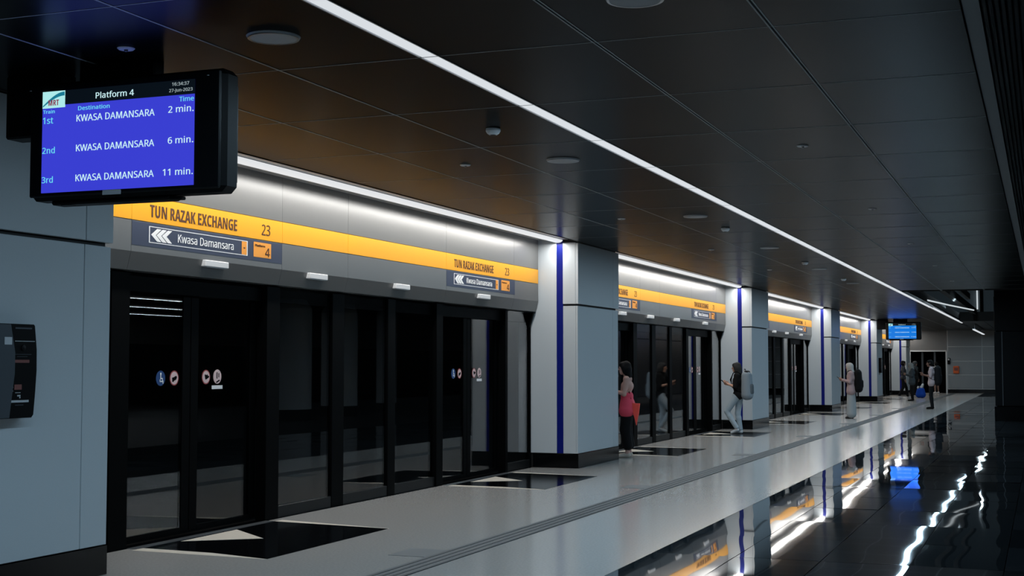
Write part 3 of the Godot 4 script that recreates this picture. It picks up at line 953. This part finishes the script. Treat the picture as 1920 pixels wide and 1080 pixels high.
func make_ceiling_fittings() -> void:
	var disc := lathe([Vector2(0.0, -0.012), Vector2(0.135, -0.012), Vector2(0.145, -0.008), Vector2(0.15, 0.0), Vector2(0.0, 0.0)], 32)
	var ringm := lathe([Vector2(0.128, -0.0135), Vector2(0.142, -0.0135), Vector2(0.142, -0.010), Vector2(0.128, -0.010)], 32)
	var k := 0
	for z in [-6.5, -11.4, -16.35, -21.2, -26.25, -31.2]:
		var o := thing("ceiling_speaker", "flat round grey ceiling speaker, %s along the light line from the large departure screen" % NTH[k], "speaker", Vector3(-3.94, CEIL, z), "round ceiling speakers")
		put(o, "grille", disc, M.pale_grey)
		put(o, "rim", ringm, M.steel)
		k += 1
	for z in [-6.45]:
		var o := thing("ceiling_speaker", "flat round grey speaker grille flush in the dark ceiling beside the slatted field", "speaker", Vector3(-1.85, CEIL, z), "round speakers by the slatted field")
		put(o, "grille", disc, M.pale_grey)
		put(o, "rim", ringm, M.steel)
	var head := lathe([Vector2(0.0, -0.052), Vector2(0.03, -0.052), Vector2(0.045, -0.042), Vector2(0.058, -0.022), Vector2(0.058, -0.004), Vector2(0.052, 0.0), Vector2(0.0, 0.0)], 24)
	var eye := lathe([Vector2(0.0, -0.058), Vector2(0.02, -0.056), Vector2(0.024, -0.050), Vector2(0.0, -0.050)], 16)
	k = -1
	for z in [-9.67, -17.9, -24.4, -29.4]:
		k += 1
		var o := thing("smoke_detector", "small pale smoke detector, %s along the light line from the large departure screen" % NTH[k], "smoke detector", Vector3(-3.91, CEIL, z), "smoke detectors")
		put(o, "housing", head, M.white_plastic)
		put(o, "sensor_eye", eye, M.dark_plastic)
	var rose := lathe([Vector2(0.0, -0.010), Vector2(0.042, -0.010), Vector2(0.05, -0.003), Vector2(0.05, 0.0), Vector2(0.0, 0.0)], 20)
	var nozzle := lathe([Vector2(0.0, -0.022), Vector2(0.01, -0.02), Vector2(0.012, -0.01), Vector2(0.0, -0.01)], 12)
	for x in [-4.87, -1.83]:
		for i in 6:
			var z: float = -6.43 - 4.94 * i
			if x > -2.0 and i == 0:
				continue
			var where: String = "near the doors" if x < -4 else "near the slatted field"
			var o := thing("sprinkler", "tiny pale round sprinkler plate %s, %s from the large departure screen" % [where, NTH[i]], "sprinkler", Vector3(x, CEIL, z), "sprinkler plates " + where)
			put(o, "plate", rose, M.white_plastic)
			put(o, "nozzle", nozzle, M.steel)


func make_end_wall_things() -> void:
	var o := thing("alarm_box", "small orange box on the grey end wall", "alarm box", Vector3(-4.43, 1.05, -77.66))
	put(o, "case", box_mesh(Vector3(0.30, 0.40, 0.08), 0.02), M.orange_box, Vector3(0, 0.2, 0))
	put(o, "front_plate", box_mesh(Vector3(0.20, 0.16, 0.012), 0.004), M.red_print, Vector3(0, 0.24, 0.044))
	var p := thing("card_reader", "small dark device beside the end wall doorway", "card reader", Vector3(-4.80, 1.55, -77.68))
	put(p, "case", box_mesh(Vector3(0.14, 0.34, 0.06), 0.015), M.black_plastic, Vector3(0, 0.17, 0.02))
	put(p, "reader_face", box_mesh(Vector3(0.09, 0.10, 0.01), 0.003), M.pale_grey, Vector3(-0.01, 0.26, 0.052))


# ==================================================================== people
# Rounded bones [a, b, radius at a, radius at b] joined smoothly and meshed as surface nets; what comes back is appended to «into».
func blob(bones: Array, cell: float, k: float, into := {}) -> Dictionary:
	if into.is_empty():
		into = {"v": PackedVector3Array(), "n": PackedVector3Array(), "i": PackedInt32Array()}
	var lo := Vector3(1e9, 1e9, 1e9)
	var hi := -lo
	for q in bones:
		var r: float = maxf(q[2], q[3])
		lo = lo.min(q[0] - Vector3.ONE * r).min(q[1] - Vector3.ONE * r)
		hi = hi.max(q[0] + Vector3.ONE * r).max(q[1] + Vector3.ONE * r)
	lo -= Vector3.ONE * cell * 2.5
	hi += Vector3.ONE * cell * 2.5
	var nx := int((hi.x - lo.x) / cell) + 2
	var ny := int((hi.y - lo.y) / cell) + 2
	var nz := int((hi.z - lo.z) / cell) + 2
	var far := 1.0
	var f := PackedFloat32Array()
	f.resize(nx * ny * nz)
	f.fill(far)
	var reach := k + cell * 2.0
	for q in bones:
		var a: Vector3 = q[0]
		var b: Vector3 = q[1]
		var ra: float = q[2]
		var rb: float = q[3]
		var r: float = maxf(ra, rb) + reach
		var c0 := (a.min(b) - Vector3.ONE * r - lo) / cell
		var c1 := (a.max(b) + Vector3.ONE * r - lo) / cell
		var ab := b - a
		var l2 := maxf(ab.length_squared(), 1e-9)
		for ix in range(maxi(0, int(c0.x)), mini(nx, int(c1.x) + 1)):
			for iy in range(maxi(0, int(c0.y)), mini(ny, int(c1.y) + 1)):
				var at := (ix * ny + iy) * nz
				var px := lo.x + ix * cell
				var py := lo.y + iy * cell
				for iz in range(maxi(0, int(c0.z)), mini(nz, int(c1.z) + 1)):
					var p := Vector3(px, py, lo.z + iz * cell)
					var t := clampf((p - a).dot(ab) / l2, 0.0, 1.0)
					var d := p.distance_to(a + ab * t) - lerpf(ra, rb, t)
					var old := f[at + iz]
					if old >= far:
						f[at + iz] = minf(d, far)
					else:
						var h := k - absf(old - d)
						f[at + iz] = minf(old, d) - (h * h * 0.25 / k if h > 0.0 else 0.0)
	var cells := {}
	var v: PackedVector3Array = into.v
	var n: PackedVector3Array = into.n
	var ii: PackedInt32Array = into.i
	var sx := ny * nz
	var limit := cell * 1.9
	var corner := [0, sx, nz, sx + nz, 1, sx + 1, nz + 1, sx + nz + 1]
	var edges := [[0, 1], [2, 3], [4, 5], [6, 7], [0, 2], [1, 3], [4, 6], [5, 7], [0, 4], [1, 5], [2, 6], [3, 7]]
	for ix in nx - 1:
		for iy in ny - 1:
			var row := ix * sx + iy * nz
			for iz in nz - 1:
				var v0 := f[row + iz]
				if v0 > limit or v0 < -limit:
					continue
				var g := [v0]
				var neg := 1 if v0 < 0.0 else 0
				for c in range(1, 8):
					var w := f[row + iz + corner[c]]
					g.append(w)
					if w < 0.0:
						neg += 1
				if neg == 0 or neg == 8:
					continue
				var sum := Vector3.ZERO
				var cnt := 0
				for e in edges:
					var g0: float = g[e[0]]
					var g1: float = g[e[1]]
					if (g0 < 0.0) != (g1 < 0.0):
						var t := g0 / (g0 - g1)
						var p0 := Vector3(e[0] & 1, (e[0] >> 1) & 1, (e[0] >> 2) & 1)
						var p1 := Vector3(e[1] & 1, (e[1] >> 1) & 1, (e[1] >> 2) & 1)
						sum += p0.lerp(p1, t)
						cnt += 1
				cells[row + iz] = v.size()
				v.append(lo + (Vector3(ix, iy, iz) + sum / cnt) * cell)
				n.append(Vector3(g[1] + g[3] + g[5] + g[7] - g[0] - g[2] - g[4] - g[6], g[2] + g[3] + g[6] + g[7] - g[0] - g[1] - g[4] - g[5], g[4] + g[5] + g[6] + g[7] - g[0] - g[1] - g[2] - g[3]).normalized())
	# one quad round each crossed grid edge
	for key in cells:
		var a := f[key]
		for q in [[sx, nz, 1], [nz, 1, sx], [1, sx, nz]]:
			var b := f[key + q[0]]
			if (a < 0.0) == (b < 0.0):
				continue
			var k1: int = key - q[1]
			var k2: int = key - q[2]
			var k3: int = key - q[1] - q[2]
			if not (cells.has(k1) and cells.has(k2) and cells.has(k3)):
				continue
			var w := [cells[key], cells[k1], cells[k3], cells[k2]]
			var fn := (v[w[1]] - v[w[0]]).cross(v[w[2]] - v[w[0]])
			if fn.dot(n[w[0]] + n[w[2]]) > 0.0:
				w = [w[0], w[3], w[2], w[1]]
			ii.append_array(PackedInt32Array([w[0], w[1], w[2], w[0], w[2], w[3]]))
	into.v = v
	into.n = n
	into.i = ii
	return into


func netted(d: Dictionary) -> ArrayMesh:
	var a := []
	a.resize(Mesh.ARRAY_MAX)
	a[Mesh.ARRAY_VERTEX] = d.v
	a[Mesh.ARRAY_NORMAL] = d.n
	a[Mesh.ARRAY_INDEX] = d.i
	var m := ArrayMesh.new()
	m.add_surface_from_arrays(Mesh.PRIMITIVE_TRIANGLES, a)
	return m


func B(a: Vector3, b: Vector3, ra: float, rb := -1.0) -> Array:
	return [a, b, ra, rb if rb > 0.0 else ra]


func grown(bones: Array, by: float) -> Array:
	var out := []
	for q in bones:
		out.append([q[0], q[1], q[2] + by, q[3] + by])
	return out


func torso(s: float, w: float) -> Array:
	return [B(Vector3(-0.075 * w, 0.93, 0.01) * s, Vector3(0.075 * w, 0.93, 0.01) * s, 0.105 * s), B(Vector3(-0.05 * w, 1.08, 0) * s, Vector3(0.05 * w, 1.08, 0) * s, 0.088 * s), B(Vector3(-0.08 * w, 1.26, 0.005) * s, Vector3(0.08 * w, 1.26, 0.005) * s, 0.102 * s), B(Vector3(-0.05 * w, 1.18, -0.02) * s, Vector3(0.05 * w, 1.18, -0.02) * s, 0.09 * s), B(Vector3(-0.145 * w, 1.385, 0.01) * s, Vector3(0.145 * w, 1.385, 0.01) * s, 0.055 * s), B(Vector3(0, 1.38, 0.01) * s, Vector3(0, 1.46, -0.005) * s, 0.065 * s, 0.05 * s)]


func arm(P: Dictionary, side: String) -> Array:
	return [B(P[side + "shoulder"], P[side + "elbow"], 0.047 * P.s, 0.037 * P.s), B(P[side + "elbow"], P[side + "wrist"], 0.036 * P.s, 0.025 * P.s)]


func leg(P: Dictionary, side: String) -> Array:
	var mid: Vector3 = P[side + "knee"].lerp(P[side + "ankle"], 0.3)
	return [B(P[side + "hip"], P[side + "knee"], 0.082 * P.s, 0.053 * P.s), B(P[side + "knee"], mid, 0.05 * P.s, 0.052 * P.s), B(mid, P[side + "ankle"], 0.052 * P.s, 0.034 * P.s)]


func foot(P: Dictionary, side: String) -> Array:
	var a: Vector3 = P[side + "ankle"]
	var t: Vector3 = P[side + "toe"]
	return [B(a + Vector3(0, -0.035, 0.02) * P.s, t, 0.036 * P.s, 0.028 * P.s), B(a, a + Vector3(0, -0.035, 0.0) * P.s, 0.036 * P.s)]


# palm, four unequal fingers and a thumb; «f» runs to the finger tips, «up» is the back of the hand, «curl» bends the fingers in
func hand(wrist: Vector3, f: Vector3, up: Vector3, thumb_side: Vector3, s: float, curl: float) -> Array:
	f = f.normalized()
	up = (up - f * up.dot(f)).normalized()
	var side := f.cross(up).normalized()
	if side.dot(thumb_side) < 0.0:
		side = -side
	var out := []
	var knuckle := wrist + f * 0.085 * s
	for i in 4:
		var o := side * (0.030 - 0.020 * i) * s
		out.append(B(wrist + o * 0.55, knuckle + o - up * 0.002 * s, 0.015 * s, 0.012 * s))
		var p := knuckle + o
		var bend := 0.0
		for j in 3:
			bend += curl * [0.55, 0.9, 0.7][j]
			var d := f * cos(bend) - up * sin(bend)
			var q: Vector3 = p + d * [0.040, 0.026, 0.020][j] * [0.95, 1.05, 0.98, 0.8][i] * s
			out.append(B(p, q, 0.0092 * s, 0.008 * s))
			p = q
	var t0 := wrist + side * 0.022 * s + f * 0.02 * s
	var t1 := t0 + (f * 0.6 + side * 0.75 - up * 0.25).normalized() * 0.045 * s
	var t2 := t1 + (f * 0.9 + side * 0.1 - up * 0.4).normalized() * 0.034 * s
	out.append(B(t0, t1, 0.014 * s, 0.011 * s))
	out.append(B(t1, t2, 0.0105 * s, 0.009 * s))
	return out


func cloth(c: Color) -> StandardMaterial3D:
	var key := "cloth_" + c.to_html(false)
	if not M.has(key):
		var m := mat(key, c, 0.85, 0.0, 0.3)
		m.rim_enabled = true
		m.rim = 0.2
	return M[key]


# Joints in the person's own axes: facing -z, left hand at -x. Poses change some of them.
func joints(h: float, w: float, pose: Dictionary) -> Dictionary:
	var s := h / 1.70
	var P := {"s": s, "w": w, "head": Vector3(0, 1.585, -0.015)}
	for q in [["l_", -1.0], ["r_", 1.0]]:
		P[q[0] + "shoulder"] = Vector3(q[1] * 0.165 * w, 1.385, 0.01)
		P[q[0] + "elbow"] = Vector3(q[1] * 0.205 * w, 1.12, 0.05)
		P[q[0] + "wrist"] = Vector3(q[1] * 0.20 * w, 0.88, -0.02)
		P[q[0] + "hip"] = Vector3(q[1] * 0.085 * w, 0.90, 0.01)
		P[q[0] + "knee"] = Vector3(q[1] * 0.09, 0.49, -0.02)
		P[q[0] + "ankle"] = Vector3(q[1] * 0.10, 0.085, 0.02)
		P[q[0] + "toe"] = Vector3(q[1] * 0.115, 0.032, -0.15)
	for k in pose:
		P[k] = pose[k]
	for k in P:
		if P[k] is Vector3:
			P[k] = P[k] * s
	return P


const TEXTING := {"l_elbow": Vector3(-0.20, 1.12, -0.02), "l_wrist": Vector3(-0.075, 1.19, -0.25), "r_elbow": Vector3(0.20, 1.12, -0.02), "r_wrist": Vector3(0.075, 1.17, -0.25), "head": Vector3(0, 1.575, -0.05)}


func person(label: String, at: Vector3, turn: float, h: float, w: float, pose: Dictionary, look: Dictionary, cell: float) -> Dictionary:
	var o := thing("person", label, "person", at, "people waiting on the platform")
	o.rotation.y = turn
	var P := joints(h, w, pose)
	var s: float = P.s
	var skin: Color = look.get("skin", Color(0.66, 0.50, 0.44))
	# the body: one surface
	var hd: Vector3 = P.head
	var bones := torso(s, w)
	bones.append(B(Vector3(0, 1.44, 0.0) * s, hd + Vector3(0, -0.07, 0.015) * s, 0.05 * s, 0.048 * s))
	for side in ["l_", "r_"]:
		bones += arm(P, side) + leg(P, side) + foot(P, side)
	var d := blob(bones, cell, 0.03)
	var fine := minf(cell * 0.45, 0.0085)
	var hb := [B(hd + Vector3(0, 0.022, 0.018) * s, hd + Vector3(0, 0.02, 0.0) * s, 0.088 * s), B(hd + Vector3(0, -0.03, -0.025) * s, hd + Vector3(0, -0.072, -0.040) * s, 0.066 * s, 0.044 * s), B(hd + Vector3(0, 0.0, -0.088) * s, hd + Vector3(0, -0.024, -0.104) * s, 0.010 * s, 0.014 * s), B(hd + Vector3(-0.022, -0.055, -0.074) * s, hd + Vector3(0.022, -0.055, -0.074) * s, 0.011 * s)]
	for e in [-1.0, 1.0]:
		hb.append(B(hd + Vector3(e * 0.086, -0.012, 0.012) * s, hd + Vector3(e * 0.09, 0.016, 0.016) * s, 0.012 * s, 0.016 * s))
	d = blob(hb, fine, 0.014, d)
	for side in ["l_", "r_"]:
		var wr: Vector3 = P[side + "wrist"]
		var fore: Vector3 = (wr - P[side + "elbow"]).normalized()
		var e := -1.0 if side == "l_" else 1.0
		var texting: bool = wr.z < -0.15
		var f := Vector3(-e * 0.35, 0.25, -0.9) if texting else fore
		var up := Vector3(e * 0.8, -0.6, -0.2) if texting else Vector3(e, 0, 0)
		var thumb := Vector3(0, 1, 0) if texting else Vector3(0, 0, -1)
		d = blob(hand(wr, f, up, thumb, s, 0.75 if texting else 0.35), minf(fine, 0.0055), 0.006, d)
	put(o, "body", netted(d), cloth(skin))
	for e in [-1.0, 1.0]:
		var eye := SphereMesh.new()
		eye.radius = 0.010 * s
		eye.height = 0.016 * s
		eye.radial_segments = 10
		eye.rings = 6
		put(o, "eye", eye, M.black_frame, hd + Vector3(e * 0.031, -0.002, -0.083) * s)
	put(o, "mouth", tube([hd + Vector3(-0.022, -0.057, -0.083) * s, hd + Vector3(0, -0.056, -0.087) * s, hd + Vector3(0.022, -0.057, -0.083) * s], 0.004 * s, 6), M.red_print)
	# clothes
	if look.has("top"):
		var tb := grown(torso(s, w).slice(0, 2 if look.get("bare_shoulders", false) else 6), look.get("loose", 0.016))
		if not look.get("bare_shoulders", false):
			for side in ["l_", "r_"]:
				var ar := arm(P, side)
				tb += grown([ar[0]] if not look.get("long_sleeves", false) else ar, 0.014)
		if look.has("hem"):
			tb.append(B(Vector3(-0.07, 0.98, 0.0) * s, Vector3(-0.10, look.hem, 0.0) * s, 0.10, look.get("flare", 0.12)))
			tb.append(B(Vector3(0.07, 0.98, 0.0) * s, Vector3(0.10, look.hem, 0.0) * s, 0.10, look.get("flare", 0.12)))
		put(o, "top", netted(blob(tb, cell, 0.03)), cloth(look.top))
	if look.has("trousers"):
		var lb := grown([torso(s, w)[0]], 0.012)
		for side in ["l_", "r_"]:
			var lg := leg(P, side)
			if look.get("shorts", false):
				lg = [B(lg[0][0], lg[0][0].lerp(lg[0][1], 0.8), lg[0][2], 0.075)]
			elif look.get("wide", false):
				lg = [B(lg[0][0], lg[0][1], 0.088 * s, 0.083 * s), B(lg[0][1], P[side + "ankle"] + Vector3(0, 0.13, 0), 0.083 * s, 0.080 * s)]
			else:
				lg[2] = B(lg[2][0], lg[2][1] + Vector3(0, 0.02, 0), lg[2][2], 0.042 * s)
			lb += grown(lg, 0.012)
		put(o, "trousers", netted(blob(lb, cell, 0.025)), cloth(look.trousers))
	if look.has("skirt"):
		put(o, "skirt", netted(blob([B(Vector3(-0.05, 0.98, 0.0) * s, Vector3(-0.075, 0.15, 0.0) * s, 0.105, 0.135), B(Vector3(0.05, 0.98, 0.0) * s, Vector3(0.075, 0.15, 0.0) * s, 0.105, 0.135)], cell, 0.04)), cloth(look.skirt))
	if look.has("shoes"):
		for side in ["l_", "r_"]:
			var sole: Vector3 = P[side + "toe"]
			put(o, "shoe", netted(blob(grown(foot(P, side), 0.006), minf(cell, 0.012), 0.02)), cloth(look.shoes))
	if look.has("hair"):
		var hr := [B(hd + Vector3(0, 0.038, 0.032) * s, hd + Vector3(0, 0.03, 0.012) * s, 0.094 * s), B(hd + Vector3(-0.03, -0.02, 0.05) * s, hd + Vector3(0.03, -0.02, 0.05) * s, 0.075 * s), B(hd + Vector3(-0.05, 0.07, -0.045) * s, hd + Vector3(0.05, 0.07, -0.045) * s, 0.034 * s)]
		if look.get("long_hair", 0.0) > 0.0:
			var l: float = look.long_hair
			hr.append(B(hd + Vector3(-0.045, -0.03, 0.055) * s, hd + Vector3(-0.06, -l, 0.085) * s, 0.07 * s, 0.05 * s))
			hr.append(B(hd + Vector3(0.045, -0.03, 0.055) * s, hd + Vector3(0.06, -l, 0.085) * s, 0.07 * s, 0.05 * s))
			for e in [-1.0, 1.0]:
				hr.append(B(hd + Vector3(e * 0.075, 0.02, 0.0) * s, hd + Vector3(e * 0.08, -l * 0.55, 0.02) * s, 0.035 * s, 0.03 * s))
		put(o, "hair", netted(blob(hr, minf(cell, 0.012), 0.03)), cloth(look.hair))
	if look.has("hijab"):
		var hj := [B(hd + Vector3(0, 0.03, 0.024) * s, hd + Vector3(0, 0.02, 0.02) * s, 0.108 * s), B(hd + Vector3(0, 0.065, -0.04) * s, hd + Vector3(0, 0.06, 0.0) * s, 0.062 * s), B(hd + Vector3(0, -0.05, 0.03) * s, Vector3(0, 1.40, 0.01) * s, 0.095 * s, 0.105 * s), B(Vector3(-0.11, 1.375, 0.0) * s, Vector3(0.11, 1.375, 0.0) * s, 0.08 * s), B(hd + Vector3(0, -0.115, -0.02) * s, Vector3(0, 1.30, -0.075) * s, 0.05 * s, 0.06 * s)]
		put(o, "hijab", netted(blob(hj, minf(cell, 0.013), 0.04)), cloth(look.hijab))
	return {"node": o, "P": P, "turn": turn, "at": at}


# a thing carried by a person, placed in the person's axes
func carried(who: Dictionary, called: String, label: String, category: String, local: Vector3) -> Node3D:
	var o := thing(called, label, category, who.at + local.rotated(Vector3.UP, who.turn))
	o.rotation.y = who.turn
	return o


func held_phone(who: Dictionary, label: String) -> void:
	var P: Dictionary = who.P
	var at: Vector3 = (P.l_wrist + P.r_wrist) / 2 + Vector3(0, 0.055, -0.115) * P.s
	var o := carried(who, "mobile_phone", label, "phone", at)
	var a := put(o, "case", box_mesh(Vector3(0.075, 0.15, 0.010), 0.004), M.black_plastic)
	a.rotation.x = -0.9
	var b := put(a, "glass_face", box_mesh(Vector3(0.068, 0.14, 0.002)), M.dark_plastic, Vector3(0, 0, 0.0056))


func backpack(who: Dictionary, label: String, c: Color, trim: Color, big: float, cell: float) -> void:
	var P: Dictionary = who.P
	var s: float = P.s
	var o := carried(who, "backpack", label, "backpack", Vector3(0, 1.16, 0.22) * s)
	var h := 0.19 * big
	put(o, "bag", netted(blob([B(Vector3(-0.065, -h, 0.0), Vector3(-0.055, h, -0.01), 0.105 * big, 0.09 * big), B(Vector3(0.065, -h, 0.0), Vector3(0.055, h, -0.01), 0.105 * big, 0.09 * big)], cell, 0.03)), cloth(c))
	put(o, "front_pocket", netted(blob([B(Vector3(-0.06, -h * 0.75, 0.07 * big), Vector3(-0.05, -0.02, 0.07 * big), 0.05 * big), B(Vector3(0.06, -h * 0.75, 0.07 * big), Vector3(0.05, -0.02, 0.07 * big), 0.05 * big)], cell, 0.03)), cloth(c.lerp(trim, 0.35)))
	put(o, "top_flap", netted(blob([B(Vector3(-0.07, h + 0.05 * big, 0.0), Vector3(0.07, h + 0.05 * big, 0.0), 0.05 * big)], cell, 0.02)), cloth(trim))
	for e in [-1.0, 1.0]:
		var x: float = 0.105 * P.w * e
		put(o, "strap", tube([Vector3(x * 0.8, 0.24, -0.12), Vector3(x, 0.30, -0.20), Vector3(x, 0.27, -0.29), Vector3(x * 1.15, 0.12, -0.345), Vector3(x * 1.35, -0.05, -0.30), Vector3(x * 1.4, -0.14, -0.18), Vector3(x * 0.9, -0.16, -0.06)], 0.022, 8, 0.5), cloth(trim))
	put(o, "loop", tube([Vector3(-0.04, h + 0.08 * big, -0.05), Vector3(-0.03, h + 0.13 * big, -0.05), Vector3(0.03, h + 0.13 * big, -0.05), Vector3(0.04, h + 0.08 * big, -0.05)], 0.008, 6), cloth(trim))


func make_people() -> void:
	var west := PI / 2     # facing the doors
	# woman at the second column
	var a := person("person in a strapless red top and wide black trousers beside a column", Vector3(-6.50, 0, -22.05), west + 0.12, 1.60, 0.9, TEXTING, {
		"skin": Color(0.72, 0.58, 0.54), "top": Color(0.86, 0.30, 0.38), "bare_shoulders": true, "hem": 0.83, "flare": 0.125, "trousers": Color(0.05, 0.05, 0.06), "wide": true, "shoes": Color(0.72, 0.68, 0.64), "hair": Color(0.04, 0.04, 0.045), "long_hair": 0.13}, 0.014)
	held_phone(a, "dark mobile phone held by the person in red")
	var bag := carried(a, "tote_bag", "bright red folded tote bag hanging behind the person in red", "bag", Vector3(-0.10, 0.62, 0.17))
	put(bag, "bag", prism(PackedVector2Array([Vector2(-0.09, 0.29), Vector2(0.06, 0.28), Vector2(0.04, 0.12), Vector2(0.0, -0.08), Vector2(-0.03, 0.05)]), -0.03, 0.03), cloth(Color(0.93, 0.34, 0.30))).rotation.y = -PI / 2
	put(bag, "strap", tube([Vector3(0, 0.31, -0.08), Vector3(0.0, 0.45, -0.12), Vector3(0.02, 0.62, -0.13)], 0.010, 6), cloth(Color(0.80, 0.2, 0.2)))
	# person with the grey backpack
	var step := TEXTING.duplicate()
	step.merge({"l_knee": Vector3(-0.08, 0.53, -0.26), "l_ankle": Vector3(-0.09, 0.13, -0.02), "l_toe": Vector3(-0.10, 0.035, -0.14), "l_hip": Vector3(-0.085, 0.90, -0.02), "r_knee": Vector3(0.07, 0.49, -0.04), "r_ankle": Vector3(0.08, 0.085, 0.02)}, true)
	var b := person("person in black top and pale jeans, one knee bent, before a column", Vector3(-6.38, 0, -30.4), west - 0.1, 1.59, 0.92, step, {
		"skin": Color(0.74, 0.58, 0.50), "top": Color(0.05, 0.05, 0.055), "trousers": Color(0.62, 0.68, 0.72), "shoes": Color(0.75, 0.78, 0.8), "hair": Color(0.16, 0.16, 0.16), "long_hair": 0.20}, 0.015)
	held_phone(b, "dark mobile phone held by the person in pale jeans")
	backpack(b, "large grey backpack with black trim on the person in pale jeans", Color(0.50, 0.54, 0.57), Color(0.08, 0.085, 0.09), 1.12, 0.015)
	# person in long skirt
	var c := person("person in beige hijab, dusty pink blouse and long pale skirt", Vector3(-5.16, 0, -40.1), west + 0.05, 1.58, 0.95, TEXTING, {
		"skin": Color(0.60, 0.47, 0.42), "top": Color(0.62, 0.53, 0.53), "long_sleeves": true, "loose": 0.03, "hem": 0.84, "flare": 0.13, "skirt": Color(0.60, 0.62, 0.63), "shoes": Color(0.2, 0.2, 0.2), "hijab": Color(0.66, 0.64, 0.62)}, 0.018)
	held_phone(c, "dark mobile phone held by the person in beige hijab")
	backpack(c, "bulging black backpack on the person in beige hijab", Color(0.03, 0.032, 0.036), Color(0.06, 0.06, 0.065), 1.15, 0.018)
	# the group near the end
	var d := person("person in light pink shirt and dark trousers looking at a phone", Vector3(-3.66, 0, -49.6), west + 0.05, 1.70, 1.0, TEXTING, {
		"skin": Color(0.55, 0.42, 0.37), "top": Color(0.74, 0.68, 0.69), "hem": 0.88, "flare": 0.115, "trousers": Color(0.09, 0.10, 0.11), "shoes": Color(0.06, 0.06, 0.06), "hair": Color(0.05, 0.05, 0.05)}, 0.02)
	held_phone(d, "dark mobile phone held by the person in light pink shirt")
	backpack(d, "dark grey backpack on the person in light pink shirt", Color(0.10, 0.105, 0.115), Color(0.05, 0.05, 0.055), 1.2, 0.02)
	var stride := {"l_knee": Vector3(-0.09, 0.49, -0.14), "l_ankle": Vector3(-0.10, 0.085, -0.20), "l_toe": Vector3(-0.11, 0.032, -0.37), "r_knee": Vector3(0.09, 0.49, 0.04), "r_ankle": Vector3(0.10, 0.12, 0.22), "r_toe": Vector3(0.11, 0.035, 0.09)}
	person("person with short black hair and black clothes beside the grey-hijab person", Vector3(-5.98, 0, -64.6), west - PI + 0.3, 1.70, 1.0, stride, {
		"skin": Color(0.5, 0.4, 0.35), "top": Color(0.20, 0.21, 0.23), "long_sleeves": true, "trousers": Color(0.05, 0.05, 0.055), "shoes": Color(0.72, 0.72, 0.72), "hair": Color(0.04, 0.04, 0.04)}, 0.024)
	var f := person("person in grey hijab and dark patterned jacket with black trousers", Vector3(-5.24, 0, -60.3), west + 0.2, 1.60, 1.0, TEXTING, {
		"skin": Color(0.6, 0.48, 0.42), "top": Color(0.22, 0.25, 0.27), "long_sleeves": true, "loose": 0.028, "hem": 0.82, "flare": 0.13, "trousers": Color(0.05, 0.05, 0.055), "shoes": Color(0.06, 0.06, 0.065), "hijab": Color(0.50, 0.51, 0.50)}, 0.024)
	held_phone(f, "dark mobile phone held by the person in grey hijab")
	var g := person("person in black with grey headscarf standing behind the grey-hijab person", Vector3(-5.70, 0, -67.3), west + 2.6, 1.68, 1.0, {}, {
		"skin": Color(0.52, 0.42, 0.37), "top": Color(0.06, 0.065, 0.07), "long_sleeves": true, "trousers": Color(0.05, 0.05, 0.055), "shoes": Color(0.5, 0.5, 0.5), "hijab": Color(0.22, 0.24, 0.25)}, 0.024)
	var e := person("person in white sleeves and shorts before the end wall doorway", Vector3(-5.36, 0, -76.2), west + 2.2 - PI, 1.66, 1.0, {}, {
		"skin": Color(0.55, 0.44, 0.39), "top": Color(0.70, 0.71, 0.72), "trousers": Color(0.16, 0.17, 0.18), "shorts": true, "shoes": Color(0.85, 0.85, 0.85), "hair": Color(0.05, 0.05, 0.05)}, 0.024)
	backpack(e, "dark backpack on the person in shorts by the doorway", Color(0.09, 0.10, 0.11), Color(0.05, 0.05, 0.05), 1.1, 0.024)
	# bag of shopping on the floor
	var s := thing("plastic_bag", "bulging blue plastic bag standing on the floor beside the group", "bag", Vector3(-5.31, 0, -65.5))
	put(s, "sack", netted(blob([B(Vector3(-0.07, 0.16, 0), Vector3(-0.05, 0.34, 0), 0.155, 0.13), B(Vector3(0.08, 0.16, 0.02), Vector3(0.06, 0.36, 0), 0.155, 0.12)], 0.02, 0.04)), cloth(Color(0.05, 0.25, 0.62)))
	put(s, "white_bundle", netted(blob([B(Vector3(0.04, 0.5, 0.0), Vector3(0.10, 0.62, 0.0), 0.07, 0.05), B(Vector3(-0.11, 0.47, 0.03), Vector3(-0.10, 0.50, 0.03), 0.05)], 0.018, 0.02)), cloth(Color(0.75, 0.78, 0.8)))
	put(s, "handle", tube([Vector3(-0.06, 0.44, 0.04), Vector3(-0.04, 0.58, 0.03), Vector3(0.02, 0.62, 0.03), Vector3(0.03, 0.46, 0.04)], 0.012, 6), cloth(Color(0.05, 0.25, 0.62)))
